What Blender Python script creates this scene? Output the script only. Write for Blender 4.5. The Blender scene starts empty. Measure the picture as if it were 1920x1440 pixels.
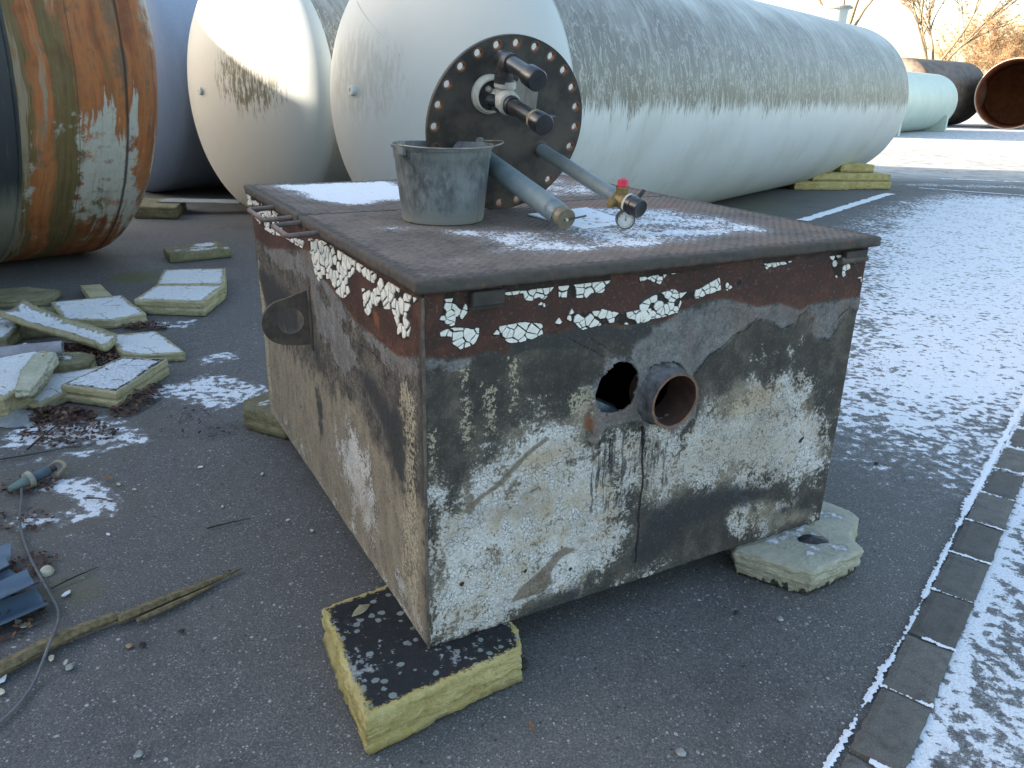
import bpy, bmesh, math, random
import numpy as np
from mathutils import Vector, Matrix, noise as mnoise

# ---------------------------------------------------------------- camera, world, sun
SC = bpy.context.scene
COL = SC.collection
cam_data = bpy.data.cameras.new('camera')
cam = bpy.data.objects.new('camera', cam_data)
COL.objects.link(cam)
PITCH, ROLL, CAM_H, FPX = 0.36004, 0.024612, 1.56805, 1485.3
_r = Vector((1, 0, 0)); _u = Vector((0, math.sin(PITCH), math.cos(PITCH))); _f = Vector((0, math.cos(PITCH), -math.sin(PITCH)))
_r2 = math.cos(ROLL) * _r + math.sin(ROLL) * _u
_u2 = -math.sin(ROLL) * _r + math.cos(ROLL) * _u
_m = Matrix((( _r2.x, _u2.x, -_f.x, 0), (_r2.y, _u2.y, -_f.y, 0), (_r2.z, _u2.z, -_f.z, CAM_H), (0, 0, 0, 1)))
cam.matrix_world = _m
cam_data.sensor_width = 36.0
cam_data.sensor_fit = 'HORIZONTAL'
cam_data.lens = FPX / 1920 * 36.0
cam_data.clip_start = 0.05
cam_data.clip_end = 2000
SC.camera = cam

SUN_AZ, SUN_EL = math.radians(-1), math.radians(14)      # direction the light travels towards
world = bpy.data.worlds.new('World'); SC.world = world; world.use_nodes = True
wn = world.node_tree; bg = wn.nodes['Background']
sky = wn.nodes.new('ShaderNodeTexSky'); sky.sky_type = 'NISHITA'; sky.sun_disc = False
sky.sun_elevation = SUN_EL
sky.sun_rotation = math.atan2(-math.cos(SUN_AZ), -math.sin(SUN_AZ)) % (2 * math.pi)
sky.air_density = 1.0; sky.dust_density = 2.2; sky.ozone_density = 1.2
tint = wn.nodes.new('ShaderNodeMix'); tint.data_type = 'RGBA'; tint.blend_type = 'MULTIPLY'; tint.inputs[0].default_value = 1; tint.inputs[7].default_value = (1.06, 1.0, .92, 1)
wn.links.new(sky.outputs[0], tint.inputs[6]); wn.links.new(tint.outputs[2], bg.inputs[0]); bg.inputs[1].default_value = 0.15
sd_ = bpy.data.lights.new('sun', 'SUN'); sd_.energy = 5.0; sd_.angle = math.radians(0.5); sd_.color = (1.0, 0.89, 0.74)
sun = bpy.data.objects.new('sun', sd_); COL.objects.link(sun)
_d = Vector((math.cos(SUN_AZ) * math.cos(SUN_EL), math.sin(SUN_AZ) * math.cos(SUN_EL), -math.sin(SUN_EL)))
sun.rotation_euler = _d.to_track_quat('-Z', 'Y').to_euler(); sun.location = (-8, -8, 20)
SC.view_settings.view_transform = 'Standard'; SC.view_settings.look = 'None'
SC.view_settings.gamma = 1.0; SC.view_settings.use_curve_mapping = False
SC.view_settings.exposure = 2.25
SC.render.engine = 'CYCLES'

# ---------------------------------------------------------------- small helpers
rnd = random.Random(7)
def mesh(name, verts, faces, smooth=False):
    me = bpy.data.meshes.new(name); me.from_pydata([tuple(v) for v in verts], [], [tuple(f) for f in faces])
    if smooth: me.polygons.foreach_set('use_smooth', [True] * len(me.polygons))
    me.update(); return me
def link(name, me, mat=None, parent=None, loc=None, rot=None):
    o = bpy.data.objects.new(name, me); COL.objects.link(o)
    if mat is not None and not me.materials: me.materials.append(mat)
    if parent is not None: o.parent = parent
    if loc is not None: o.location = loc
    if rot is not None: o.rotation_euler = rot
    return o
def tag(o, label=None, cat=None, group=None, kind=None):
    if label: o['label'] = label
    if cat: o['category'] = cat
    if group: o['group'] = group
    if kind: o['kind'] = kind
    return o
def empty(name, loc, rz=0):
    o = bpy.data.objects.new(name, None); COL.objects.link(o); o.location = loc; o.rotation_euler = (0, 0, rz)
    o.empty_display_size = .1; return o
def attr(me, name, vals):
    a = me.attributes.new(name, 'FLOAT', 'POINT'); a.data.foreach_set('value', np.asarray(vals, dtype=np.float32))
def frame_of(d):
    d = Vector(d).normalized(); a = Vector((0, 0, 1)) if abs(d.z) < .9 else Vector((1, 0, 0))
    x = d.cross(a).normalized(); y = d.cross(x).normalized(); return d, x, y
class MB:
    """collects shapes into one mesh"""
    def __init__(s): s.v = []; s.f = []
    def add(s, vs, fs):
        n = len(s.v); s.v += [Vector(v) for v in vs]; s.f += [tuple(i + n for i in f) for f in fs]; return s
    def box(s, lo, hi):
        x0, y0, z0 = lo; x1, y1, z1 = hi
        return s.add([(x0,y0,z0),(x1,y0,z0),(x1,y1,z0),(x0,y1,z0),(x0,y0,z1),(x1,y0,z1),(x1,y1,z1),(x0,y1,z1)],
                     [(0,3,2,1),(4,5,6,7),(0,1,5,4),(1,2,6,5),(2,3,7,6),(3,0,4,7)])
    def lathe(s, base, d, prof, n=32, caps=(False, False)):
        """prof: list of (distance along d, radius)"""
        d, x, y = frame_of(d); base = Vector(base); vs = []; fs = []
        for (t, r) in prof:
            for k in range(n):
                a = 2 * math.pi * k / n
                vs.append(base + d * t + (x * math.cos(a) + y * math.sin(a)) * r)
        for j in range(len(prof) - 1):
            for k in range(n):
                k2 = (k + 1) % n; fs.append((j*n+k, j*n+k2, (j+1)*n+k2, (j+1)*n+k))
        if caps[0]: fs.append(tuple(range(n - 1, -1, -1)))
        if caps[1]: fs.append(tuple((len(prof) - 1) * n + k for k in range(n)))
        return s.add(vs, fs)
    def tube(s, pts, r, n=8, caps=True):
        pts = [Vector(p) for p in pts]; R = r if isinstance(r, (list, tuple)) else [r] * len(pts); vs = []; fs = []
        px = None
        for i, p in enumerate(pts):
            t = (pts[min(i+1, len(pts)-1)] - pts[max(i-1, 0)])
            t = t.normalized() if t.length > 1e-9 else Vector((0,0,1))
            if px is None: _, px, _y = frame_of(t)
            px = (px - t * px.dot(t)); px = px.normalized() if px.length > 1e-6 else frame_of(t)[1]
            y = t.cross(px)
            for k in range(n):
                a = 2 * math.pi * k / n; vs.append(p + (px * math.cos(a) + y * math.sin(a)) * R[i])
        for j in range(len(pts) - 1):
            for k in range(n):
                k2 = (k + 1) % n; fs.append((j*n+k, j*n+k2, (j+1)*n+k2, (j+1)*n+k))
        if caps: fs.append(tuple(range(n-1, -1, -1))); fs.append(tuple((len(pts)-1)*n + k for k in range(n)))
        return s.add(vs, fs)
    def build(s, name, mat, parent=None, smooth=False, loc=None, rot=None, bevel=0):
        me = mesh(name, s.v, s.f)
        bm = bmesh.new(); bm.from_mesh(me); bmesh.ops.recalc_face_normals(bm, faces=bm.faces)
        if bevel:
            es = [e for e in bm.edges if len(e.link_faces) == 2 and e.calc_face_angle(0) > .6]
            bmesh.ops.bevel(bm, geom=es, offset=bevel, segments=2, affect='EDGES', clamp_overlap=True)
        if smooth:
            for f in bm.faces: f.smooth = True
            for e in bm.edges:
                if len(e.link_faces) == 2 and e.calc_face_angle(0) > .7: e.smooth = False
        bm.to_mesh(me); bm.free()
        return link(name, me, mat, parent, loc, rot)
def spline(pts, n=8):
    pts = [Vector(p) for p in pts]; out = []
    P = [pts[0]*2-pts[1]] + pts + [pts[-1]*2-pts[-2]]
    for i in range(1, len(P)-2):
        for k in range(n):
            t = k / n; a, b, c, d = P[i-1], P[i], P[i+1], P[i+2]
            out.append(.5*((2*b) + (c-a)*t + (2*a-5*b+4*c-d)*t*t + (3*b-a-3*c+d)*t**3))
    out.append(pts[-1]); return out
def sdpoly(X, Y, P):
    """signed distance, positive inside"""
    P = np.array(P, float); n = len(P); d = np.full(X.shape, 1e9); ins = np.zeros(X.shape, bool)
    for i in range(n):
        ax, ay = P[i]; bx, by = P[(i+1) % n]; ex, ey = bx-ax, by-ay
        wx, wy = X-ax, Y-ay; t = np.clip((wx*ex+wy*ey)/(ex*ex+ey*ey+1e-12), 0, 1)
        d = np.minimum(d, (wx-ex*t)**2+(wy-ey*t)**2)
        if ay != by:
            c = ((ay > Y) != (by > Y)) & (X < (bx-ax)*(Y-ay)/(by-ay)+ax); ins ^= c
    return np.where(ins, np.sqrt(d), -np.sqrt(d))
def dline(X, Y, P):
    P = np.array(P, float); d = np.full(X.shape, 1e9)
    for i in range(len(P)-1):
        ax, ay = P[i]; ex, ey = P[i+1]-P[i]; wx, wy = X-ax, Y-ay
        t = np.clip((wx*ex+wy*ey)/(ex*ex+ey*ey+1e-12), 0, 1); d = np.minimum(d, (wx-ex*t)**2+(wy-ey*t)**2)
    return np.sqrt(d)

# ---------------------------------------------------------------- node material helper
class Mat:
    def __init__(s, name, rough=.8, metal=0.0, spec=.5):
        s.m = bpy.data.materials.new(name); s.m.use_nodes = True; s.t = s.m.node_tree; s.b = s.t.nodes['Principled BSDF']
        s.b.inputs['Roughness'].default_value = rough; s.b.inputs['Metallic'].default_value = metal
        s.b.inputs['Specular IOR Level'].default_value = spec
    def n(s, kind, **kw):
        x = s.t.nodes.new(kind)
        for k, v in kw.items(): setattr(x, k, v)
        return x
    def put(s, sock, v):
        if isinstance(v, bpy.types.NodeSocket): s.t.links.new(v, sock)
        elif isinstance(v, (tuple, list)): sock.default_value = (*v, 1) if len(v) == 3 and len(sock.default_value) == 4 else v
        else:
            try: sock.default_value = v
            except Exception: sock.default_value = (v, v, v, 1)
    def obj(s): return s.n('ShaderNodeTexCoord').outputs['Object']
    def pos(s): return s.n('ShaderNodeNewGeometry').outputs['Position']
    def scale(s, v, sc, off=(0,0,0)):
        x = s.n('ShaderNodeMapping'); s.put(x.inputs['Vector'], v); x.inputs['Scale'].default_value = sc; x.inputs['Location'].default_value = off
        return x.outputs[0]
    def noise(s, v, sc, det=4, rough=.55, dist=0):
        x = s.n('ShaderNodeTexNoise'); s.put(x.inputs['Vector'], v); x.inputs['Scale'].default_value = sc
        x.inputs['Detail'].default_value = det; x.inputs['Roughness'].default_value = rough; x.inputs['Distortion'].default_value = dist
        return x.outputs['Fac']
    def nvec(s, v, sc, amt):
        x = s.n('ShaderNodeTexNoise'); s.put(x.inputs['Vector'], v); x.inputs['Scale'].default_value = sc; x.inputs['Detail'].default_value = 3
        a = s.n('ShaderNodeVectorMath', operation='MULTIPLY_ADD'); s.put(a.inputs[0], x.outputs['Color']); a.inputs[1].default_value = (amt,)*3; s.put(a.inputs[2], v)
        return a.outputs[0]
    def vor(s, v, sc, feature='F1', out='Distance', rnd_=1.0):
        x = s.n('ShaderNodeTexVoronoi', feature=feature); s.put(x.inputs['Vector'], v); x.inputs['Scale'].default_value = sc
        x.inputs['Randomness'].default_value = rnd_
        return x.outputs[out]
    def attr(s, name): return s.n('ShaderNodeAttribute', attribute_name=name).outputs['Fac']
    def math(s, op, a, b=0.0, c=None, clamp=False):
        x = s.n('ShaderNodeMath', operation=op, use_clamp=clamp); s.put(x.inputs[0], a); s.put(x.inputs[1], b)
        if c is not None: s.put(x.inputs[2], c)
        return x.outputs[0]
    def add(s, a, b): return s.math('ADD', a, b)
    def mul(s, a, b): return s.math('MULTIPLY', a, b)
    def sub(s, a, b): return s.math('SUBTRACT', a, b)
    def step(s, v, lo, hi, to=(0.0, 1.0)):
        x = s.n('ShaderNodeMapRange', interpolation_type='SMOOTHSTEP'); s.put(x.inputs['Value'], v)
        x.inputs['From Min'].default_value = lo; x.inputs['From Max'].default_value = hi
        x.inputs['To Min'].default_value = to[0]; x.inputs['To Max'].default_value = to[1]
        return x.outputs[0]
    def mix(s, fac, a, b, blend='MIX'):
        x = s.n('ShaderNodeMix', data_type='RGBA', blend_type=blend); s.put(x.inputs[0], fac); s.put(x.inputs[6], a); s.put(x.inputs[7], b)
        return x.outputs[2]
    def ramp(s, v, stops):
        x = s.n('ShaderNodeValToRGB'); s.put(x.inputs[0], v); cr = x.color_ramp
        while len(cr.elements) < len(stops): cr.elements.new(.5)
        for e, (p, c) in zip(cr.elements, stops): e.position = p; e.color = (*c, 1) if len(c) == 3 else c
        return x.outputs[0]
    def xyz(s, v):
        x = s.n('ShaderNodeSeparateXYZ'); s.put(x.inputs[0], v); return x.outputs
    def comb(s, a, b, c):
        x = s.n('ShaderNodeCombineXYZ'); s.put(x.inputs[0], a); s.put(x.inputs[1], b); s.put(x.inputs[2], c); return x.outputs[0]
    def done(s, col, rough=None, bump=None, dist=.002, strength=.6):
        s.put(s.b.inputs['Base Color'], col)
        if rough is not None: s.put(s.b.inputs['Roughness'], rough)
        if bump is not None:
            x = s.n('ShaderNodeBump'); s.put(x.inputs['Height'], bump); x.inputs['Distance'].default_value = dist; x.inputs['Strength'].default_value = strength
            s.t.links.new(x.outputs[0], s.b.inputs['Normal'])
        return s.m
def g3(v): return (v, v, v)
SNOW = (.70, .735, .79)

# ---------------------------------------------------------------- the setting: ground
def mat_asphalt():
    m = Mat('asphalt', .85, spec=.35); p = m.pos()
    big = m.noise(p, .9, 4); mid = m.noise(p, 14, 5, .6); fine = m.noise(p, 160, 3, .7)
    col = m.ramp(m.add(m.mul(big, .5), m.mul(mid, .5)), [(.3, (.074, .074, .076)), (.7, (.134, .131, .127))])
    col = m.mix(m.step(fine, .38, .66), m.mix(.45, col, (.02, .02, .02)), m.mix(.45, col, (.17, .165, .16)))
    stain = m.step(m.noise(m.nvec(p, 2, .3), 1.7, 5, .6), .54, .66); col = m.mix(m.mul(stain, .35), col, (.035, .035, .036))
    # worn aggregate: light and dark chips bedded in the bitumen
    for sc, thr, lo, tone in ((95, .82, .36, (.34, .35, .35)), (46, .93, .30, (.40, .41, .40)), (170, .70, .42, (.23, .235, .24)), (60, .93, .3, (.015, .016, .017))):
        pv = m.nvec(p, sc * 1.6, .5 / sc)
        r = m.xyz(m.vor(pv, sc, out='Color'))[0]; d = m.vor(pv, sc)
        k = m.mul(m.mul(m.step(r, thr, thr + .02), m.step(d, lo, lo - .1)), m.step(m.noise(p, 7 + sc*.1, 4, .7), .34, .62, (.15, 1.0)))
        col = m.mix(m.mul(k, .8), col, tone)
    moss = m.mul(m.step(m.add(m.attr('moss'), m.mul(m.sub(m.noise(p, 22, 5), .5), 1.3)), .25, .9), .7)
    col = m.mix(moss, col, (.085, .095, .025))
    dust = m.mul(m.step(m.add(m.attr('dust'), m.mul(m.sub(m.noise(p, 9, 6, .65), .5), 1.0)), .2, 1.0), .75)
    col = m.mix(dust, col, (.12, .105, .085))
    # dusting of snow: fine grains gathered in ragged islands
    q = m.nvec(p, 12, .035)
    n1 = m.noise(q, 23, 4, .55); n2 = m.noise(p, 4, 3); n3 = m.noise(p, 120, 2)
    h = m.add(m.mul(m.sub(n1, .5), 2.6), m.add(m.mul(m.sub(n2, .5), .8), m.mul(m.sub(n3, .5), .55)))
    k = m.step(m.add(h, m.sub(m.mul(m.attr('snow'), 1.5), .75)), -.04, .14)
    sunfrost = m.mul(m.attr('sunfrost'), m.step(m.noise(p, 3, 6, .7), .2, .6))
    col = m.mix(m.mul(sunfrost, .85), col, (.62, .62, .60))  # pale colour lifts the sunlit far ground
    thin = m.mul(m.step(m.add(h, m.sub(m.mul(m.attr('snow'), 1.5), .75)), -.45, .05), m.mul(m.step(m.noise(p, 260, 3, .7), .46, .60), .55)); thin = m.mul(thin, m.step(m.attr('snow'), .05, .3))
    col = m.mix(thin, col, (.50, .53, .58)); gr = m.step(m.noise(p, 150, 4, .7), .30, .62, (.55, .96))
    col = m.mix(m.mul(k, gr), col, SNOW)
    b = m.add(m.mul(fine, .35), m.add(m.mul(mid, .3), m.mul(k, 1.5)))
    return m.done(col, m.step(k, 0, 1, (.78, .95)), b, .003, .7)

def axis(lo, hi, f0, f1, st, grow=1.14):
    a = list(np.arange(f0, f1 + 1e-6, st)); d = st; x = f1
    while x < hi: d *= grow; x += d; a.append(x)
    d = st; x = f0
    while x > lo: d *= grow; x -= d; a.insert(0, x)
    return np.array(a)
gx = axis(-700, 700, -3.8, 5.0, .05); gy = axis(-300, 1500, 1.0, 9.0, .05, 1.07)
GX, GY = np.meshgrid(gx, gy)
nv = np.vectorize(lambda x, y, s: mnoise.noise(Vector((x * s, y * s, 3.1))))
NB = nv(GX, GY, .7) * (np.abs(GX) < 60) * (np.abs(GY) < 80)
NM = nv(GX, GY, 3.2) * (np.abs(GX) < 30) * (np.abs(GY) < 40)
def blob(P, soft=.1, amp=.1): return np.clip((sdpoly(GX, GY, P) + NM * amp) / soft + .5, 0, 1)
snow = np.zeros_like(GX)
# open yard on the right
yard = [(1.25, 3.75), (1.62, 3.42), (1.85, 3.12), (2.02, 2.86), (2.3, 3.1), (2.7, 3.6), (9, 3.0), (40, 10), (40, 16), (10.2, 13.6), (8.9, 13.75), (7.6, 14.3), (6.2, 13.0), (5.0, 11.4), (3.9, 9.6), (3.0, 7.6), (1.9, 5.2)]
s0 = sdpoly(GX, GY, yard) + NM * .25
snow = np.maximum(snow, np.clip(.30 + s0 * .60, 0, .73) * (s0 > -.45))
snow = np.maximum(snow, .50 * blob([(1.01, 1.50), (1.17, 1.72), (1.36, 1.97), (1.64, 2.34), (1.94, 2.72), (2.24, 3.1), (2.9, 3.8), (9, 3), (9, 0), (1.0, 0.2), (.6, 1.0)], .05, .02))
snow = np.maximum(snow, .74 * np.clip(1.4 - np.abs((GX-1.0)*.789 - (GY-1.51)*.614 - .022)/.045, 0, 1) * (GY < 6) * (GY > .5))
snow = np.maximum(snow, .5 * blob([(6.5, 15.2), (14, 14.6), (30, 15.4), (30, 16.3), (14, 15.6), (7.5, 15.6)], .5, .5))
for P, k in (([(-1.97, 3.84), (-1.86, 4.05), (-1.74, 4.2), (-1.5, 4.16), (-1.3, 4.02), (-1.38, 3.8), (-1.52, 3.68), (-1.68, 3.8), (-1.82, 3.84)], .62),
             ([(-2.3, 3.18), (-2.34, 3.42), (-2.2, 3.62), (-2.02, 3.64), (-1.84, 3.5), (-1.72, 3.36), (-1.86, 3.22), (-2.05, 3.2)], .58),
             ([(-2.08, 3.05), (-1.98, 3.13), (-1.84, 3.15), (-1.68, 3.3), (-1.7, 3.36), (-1.88, 3.22), (-2.06, 3.14)], .75),
             ([(-1.96, 2.80), (-1.9, 2.9), (-1.76, 2.95), (-1.6, 2.85), (-1.54, 2.66), (-1.62, 2.62), (-1.7, 2.76), (-1.84, 2.82)], .66),
             ([(-1.9, 2.56), (-1.88, 2.66), (-1.7, 2.66), (-1.6, 2.6), (-1.7, 2.55), (-1.82, 2.5)], .56),
             ([(-1.74, 2.44), (-1.55, 2.52), (-1.53, 2.49), (-1.72, 2.40)], .5),
             ([(-2.52, 4.4), (-2.3, 4.5), (-2.25, 4.32), (-2.5, 4.25)], .45), ([(-1.9, 4.45), (-1.72, 4.7), (-1.66, 4.5), (-1.8, 4.38)], .5),
             ([(-3.0, 4.6), (-2.6, 4.9), (-2.5, 4.6), (-2.9, 4.4)], .35), ([(-2.6, 5.2), (-2.2, 5.3), (-2.2, 5.1), (-2.55, 5.08)], .45)):
    snow = np.maximum(snow, k * blob(P, .08, .06))
far = np.clip((GY - 19.5) / 2.5, 0, 1) * np.clip((GX - 3) / 3, 0, 1)
sunfrost = np.clip((GY - 15.6) / 1.4, 0, 1) * np.clip((GX - 2) / 3, 0, 1) * (.55 + .25 * NB)  # pale icy coat, also painted in to brighten the sunlit far ground
snow = np.maximum(snow, .5 * np.clip((GY - 24) / 4, 0, 1) * np.clip((GX - 3) / 3, 0, 1))
moss = np.maximum(.9 * blob([(-3.45, 6.6), (-3.1, 6.75), (-2.85, 6.5), (-3.0, 6.25), (-3.3, 6.3)], .2, .1), .6 * blob([(-1.55, 2.2), (-1.4, 2.25), (-1.28, 2.12), (-1.42, 2.05)], .1, .08))
moss = np.maximum(moss, .55 * blob([(2.2, 9.0), (3.4, 9.8), (4.6, 12.2), (3.8, 13.2), (1, 10)], 1.0, .4))
dust = np.maximum(.65 * blob([(-2.3, 2.1), (-2.2, 3.0), (-1.8, 3.2), (-1.5, 2.9), (-1.45, 2.4), (-1.3, 2.0), (-1.6, 1.7)], .3, .2), .5 * blob([(-2.2, 3.0), (-2.4, 3.8), (-1.7, 3.9), (-1.3, 3.3), (-1.6, 2.9)], .4, .2))
dust = np.maximum(dust, .12 + .25 * NB)
LD = Vector((.614, .789)); LN = Vector((.789, -.614))
nj, ni = GX.shape
V = np.stack([GX.ravel(), GY.ravel(), (NB * .006 * (np.abs(GX) < 6) * (GY < 10)).ravel() - .004], 1)
idx = np.arange(nj * ni).reshape(nj, ni)
Fq = np.stack([idx[:-1, :-1], idx[:-1, 1:], idx[1:, 1:], idx[1:, :-1]], -1).reshape(-1, 4)
me = bpy.data.meshes.new('ground'); me.from_pydata(V.tolist(), [], Fq.tolist())
for nme, val in (('snow', snow), ('sunfrost', sunfrost), ('moss', moss), ('dust', dust)): attr(me, nme, val.ravel())
ASPHALT = mat_asphalt()
tag(link('ground', me, ASPHALT), 'worn dark grey asphalt yard with frost painted in to brighten the sunlit far end, and patches of snow', kind='structure')

# strip of concrete setts at the right, each its own stone
def mat_stone():
    m = Mat('sett_stone', .9, spec=.3); p = m.pos()
    c = m.ramp(m.noise(p, 24, 6, .65), [(.3, (.085, .083, .078)), (.7, (.145, .14, .128))])
    c = m.mix(m.step(m.noise(p, 210, 2), .50, .75), c, (.20, .19, .175)); c = m.mix(m.mul(m.attr('tone'), .5), c, (.055, .053, .05)); c = m.mix(m.mul(m.step(m.noise(p, 11, 5, .7), .54, .66), .45), c, (.05, .05, .047))
    k = m.step(m.add(m.noise(p, 55, 4, .6), m.mul(m.attr('rim'), 26)), .80, .90)
    c = m.mix(m.mul(k, .95), c, SNOW)
    return m.done(c, .9, m.add(m.noise(p, 120, 4, .7), m.mul(k, .8)), .003, .7)
STONE = mat_stone()
def sett(cx, cy, L, Wd, seed, snowy):
    r = random.Random(seed); n = 10; k = 6; vs = []; fs = []; rim = []
    for i in range(n + 1):
        for j in range(k + 1):
            a = (i / n - .5) * L; b = (j / k - .5) * Wd
            ed = min(L/2 - abs(a), Wd/2 - abs(b)); z = .012 - (.006 if ed < .001 else 0) + mnoise.noise(Vector((cx*7+a*12, cy*7+b*12, 2))) * .002
            a += mnoise.noise(Vector((cx*5+b*30, i, 1))) * .006 * (ed < .001); b += mnoise.noise(Vector((cy*5+a*30, j, 4))) * .006 * (ed < .001)
            vs.append((LD.x*a + LN.x*b, LD.y*a + LN.y*b, z)); rim.append(max(0, snowy - ed * .55))
    for i in range(n):
        for j in range(k): q = i*(k+1)+j; fs.append((q, q+1, q+k+2, q+k+1))
    ring = [i*(k+1) for i in range(n+1)] + [n*(k+1)+j for j in range(1, k+1)] + [i*(k+1)+k for i in range(n-1, -1, -1)] + [j for j in range(k-1, 0, -1)]
    base = len(vs)
    for q in ring: x, y, z = vs[q]; vs.append((x, y, -.05)); rim.append(0)
    for i in range(len(ring)): a, b = ring[i], ring[(i+1) % len(ring)]; fs.append((a, b, base+(i+1) % len(ring), base+i))
    me = mesh('kerb_stone', vs, fs); attr(me, 'rim', rim); attr(me, 'tone', [r.random()]*len(vs))
    bm = bmesh.new(); bm.from_mesh(me); bmesh.ops.recalc_face_normals(bm, faces=bm.faces); bm.to_mesh(me); bm.free()
    return me
strip = tag(empty('gutter_strip', (.87, 1.57, 0)), 'single row of grey concrete setts bedded in the asphalt with snow in the joints', kind='structure')
S0 = Vector((.87, 1.57))
for i in range(-3, 17):
    t = (i + .5) * .302 + rnd.uniform(-.006, .006); c = S0 + LD * t + LN * (.076 + rnd.uniform(-.002, .002))
    sn = .0 if i < 4 else min(.02, .004 * (i - 3))
    me = sett(c.x, c.y, .290, .128, 50 + i, sn)
    link('kerb_stone', me, STONE, strip, (c.x - .87, c.y - 1.57, rnd.uniform(-.002, .002)), (rnd.uniform(-.012, .012), rnd.uniform(-.012, .012), rnd.uniform(-.022, .022)))

# snow caught in the straight joints and along painted lines: ragged low ridges
SNM = Mat('snow', .9); o_ = SNM.pos(); SNM = SNM.done(SNM.mix(SNM.noise(o_, 90, 3), (.74, .77, .82), SNOW), .95, SNM.noise(o_, 150, 4, .7), .004, .9)
def ribbon(P, w, z, seed, gap=.0, amp=.75, side=None, mb=None, freq=14):
    P = [Vector(p) for p in P]; cum = 0; vs = []; rows = []
    for a, b in zip(P[:-1], P[1:]):
        L = (b-a).length; d = (b-a)/L; nn = Vector((-d.y, d.x)); n = max(2, int(L/max(.0028, L/1500)))
        for i in range(n):
            t = cum + L*i/n; q = a + d*(L*i/n)
            wl = w*max(0, 1 + amp*(1.3*mnoise.noise(Vector((t*freq, seed, 0))) + 1.1*mnoise.noise(Vector((t*freq*4.5, seed, 5))) + .7*mnoise.noise(Vector((t*freq*13, seed, 2)))) - gap*(mnoise.noise(Vector((t*5, seed, 9))) > .12)*2)
            wr = w*max(0, 1 + amp*(1.3*mnoise.noise(Vector((t*freq, seed+8, 0))) + 1.1*mnoise.noise(Vector((t*freq*4.5, seed+8, 5))) + .7*mnoise.noise(Vector((t*freq*13, seed+8, 2)))) - gap*(mnoise.noise(Vector((t*5, seed, 9))) > .12)*2)
            h = .0028*min(1, (wl+wr)/w*.5); rows.append((q + nn*wl, q, q - nn*wr, h if wl+wr > w*.1 else None))
        cum += L
    base = len(mb.v); vs = []
    for l, c, r, h in rows:
        if h is None: vs += [(c.x, c.y, -.02)]*3
        else: vs += [(l.x, l.y, z), (c.x, c.y, z + h), (r.x, r.y, z)]
    mb.add(vs, [(3*i+k, 3*i+k+1, 3*i+k+4, 3*i+k+3) for i in range(len(rows)-1) for k in (0, 1) if rows[i][3] is not None and rows[i+1][3] is not None])
sn_ = MB()
ribbon([(.30, .82), (.80, 1.505), (1.28, 2.09), (1.88, 2.88), (2.66, 3.87), (3.3, 4.7), (6.4, 8.7)], .0085, .003, 1, .35, .9, mb=sn_)
ribbon([(1.84, 2.83), (2.66, 3.87), (3.3, 4.7)], .016, .004, 2, .1, mb=sn_)
rr_ = random.Random(4)
for i in range(-3, 17):
    t = i*.302; a = S0 + LD*t + LN*.006; b = a + LN*.142
    full = i >= 3 or i in (-1, 1)
    a2 = a.lerp(b, 0 if full else rr_.uniform(.25, .6)); ribbon([a2, b], .0062 if i > 0 else .008, .010, 10+i, .4 if full else .6, 1.1, mb=sn_, freq=26)
ribbon([(3.75, 10.5), (6.33, 13.79)], .075, .004, 50, .0, .35, mb=sn_, freq=5)
ribbon([(7.3, 14.78), (9.0, 13.85), (13, 12.0)], .045, .004, 60, .25, .6, mb=sn_, freq=3)
ribbon([(8.6, 16.6), (14, 15.7)], .06, .004, 70, .5, .8, mb=sn_, freq=2)
tag(sn_.build('joint_snow', SNM, None), 'thin ridges of snow caught in the joints of the sett strip and along old lines', 'snow', None, 'stuff')

# ---------------------------------------------------------------- unseen buildings added left of the yard to cast its shade
def mat_wall(name, c):
    m = Mat(name, .9); p = m.obj(); a = m.noise(p, 1.2, 5)
    return m.done(m.mix(a, tuple(x*.8 for x in c), tuple(x*1.15 for x in c)), .9, m.noise(p, 30, 3), .004)
WALL_A = mat_wall('render_wall', (.30, .28, .25)); WALL_B = mat_wall('brick_wall', (.22, .12, .09)); ROOFM = mat_wall('roof_sheet', (.10, .10, .11)); WINM = mat_wall('window_dark', (.03, .035, .04)); DOORM = mat_wall('door_paint', (.10, .16, .20))
hall = tag(empty('shade_hall', (-26, -11, 0)), 'unseen long flat-roofed hall added along the left side to shade the yard', 'building')
MB().box((-6, -18, 0), (6, 14.9, 8.7)).build('wall', WALL_A, hall)
MB().box((-6.1, -18.1, 8.7), (6.1, 14.95, 8.9)).build('roof', ROOFM, hall)
for i in range(9): MB().box((6.0, -16.5+i*3.4, 4.5), (6.05, -14.5+i*3.4, 6.2)).build('window', WINM, hall)
for i in range(3): MB().box((6.0, -13+i*9, 0), (6.06, -9.5+i*9, 3.8)).build('roller_door', DOORM, hall)
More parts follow.
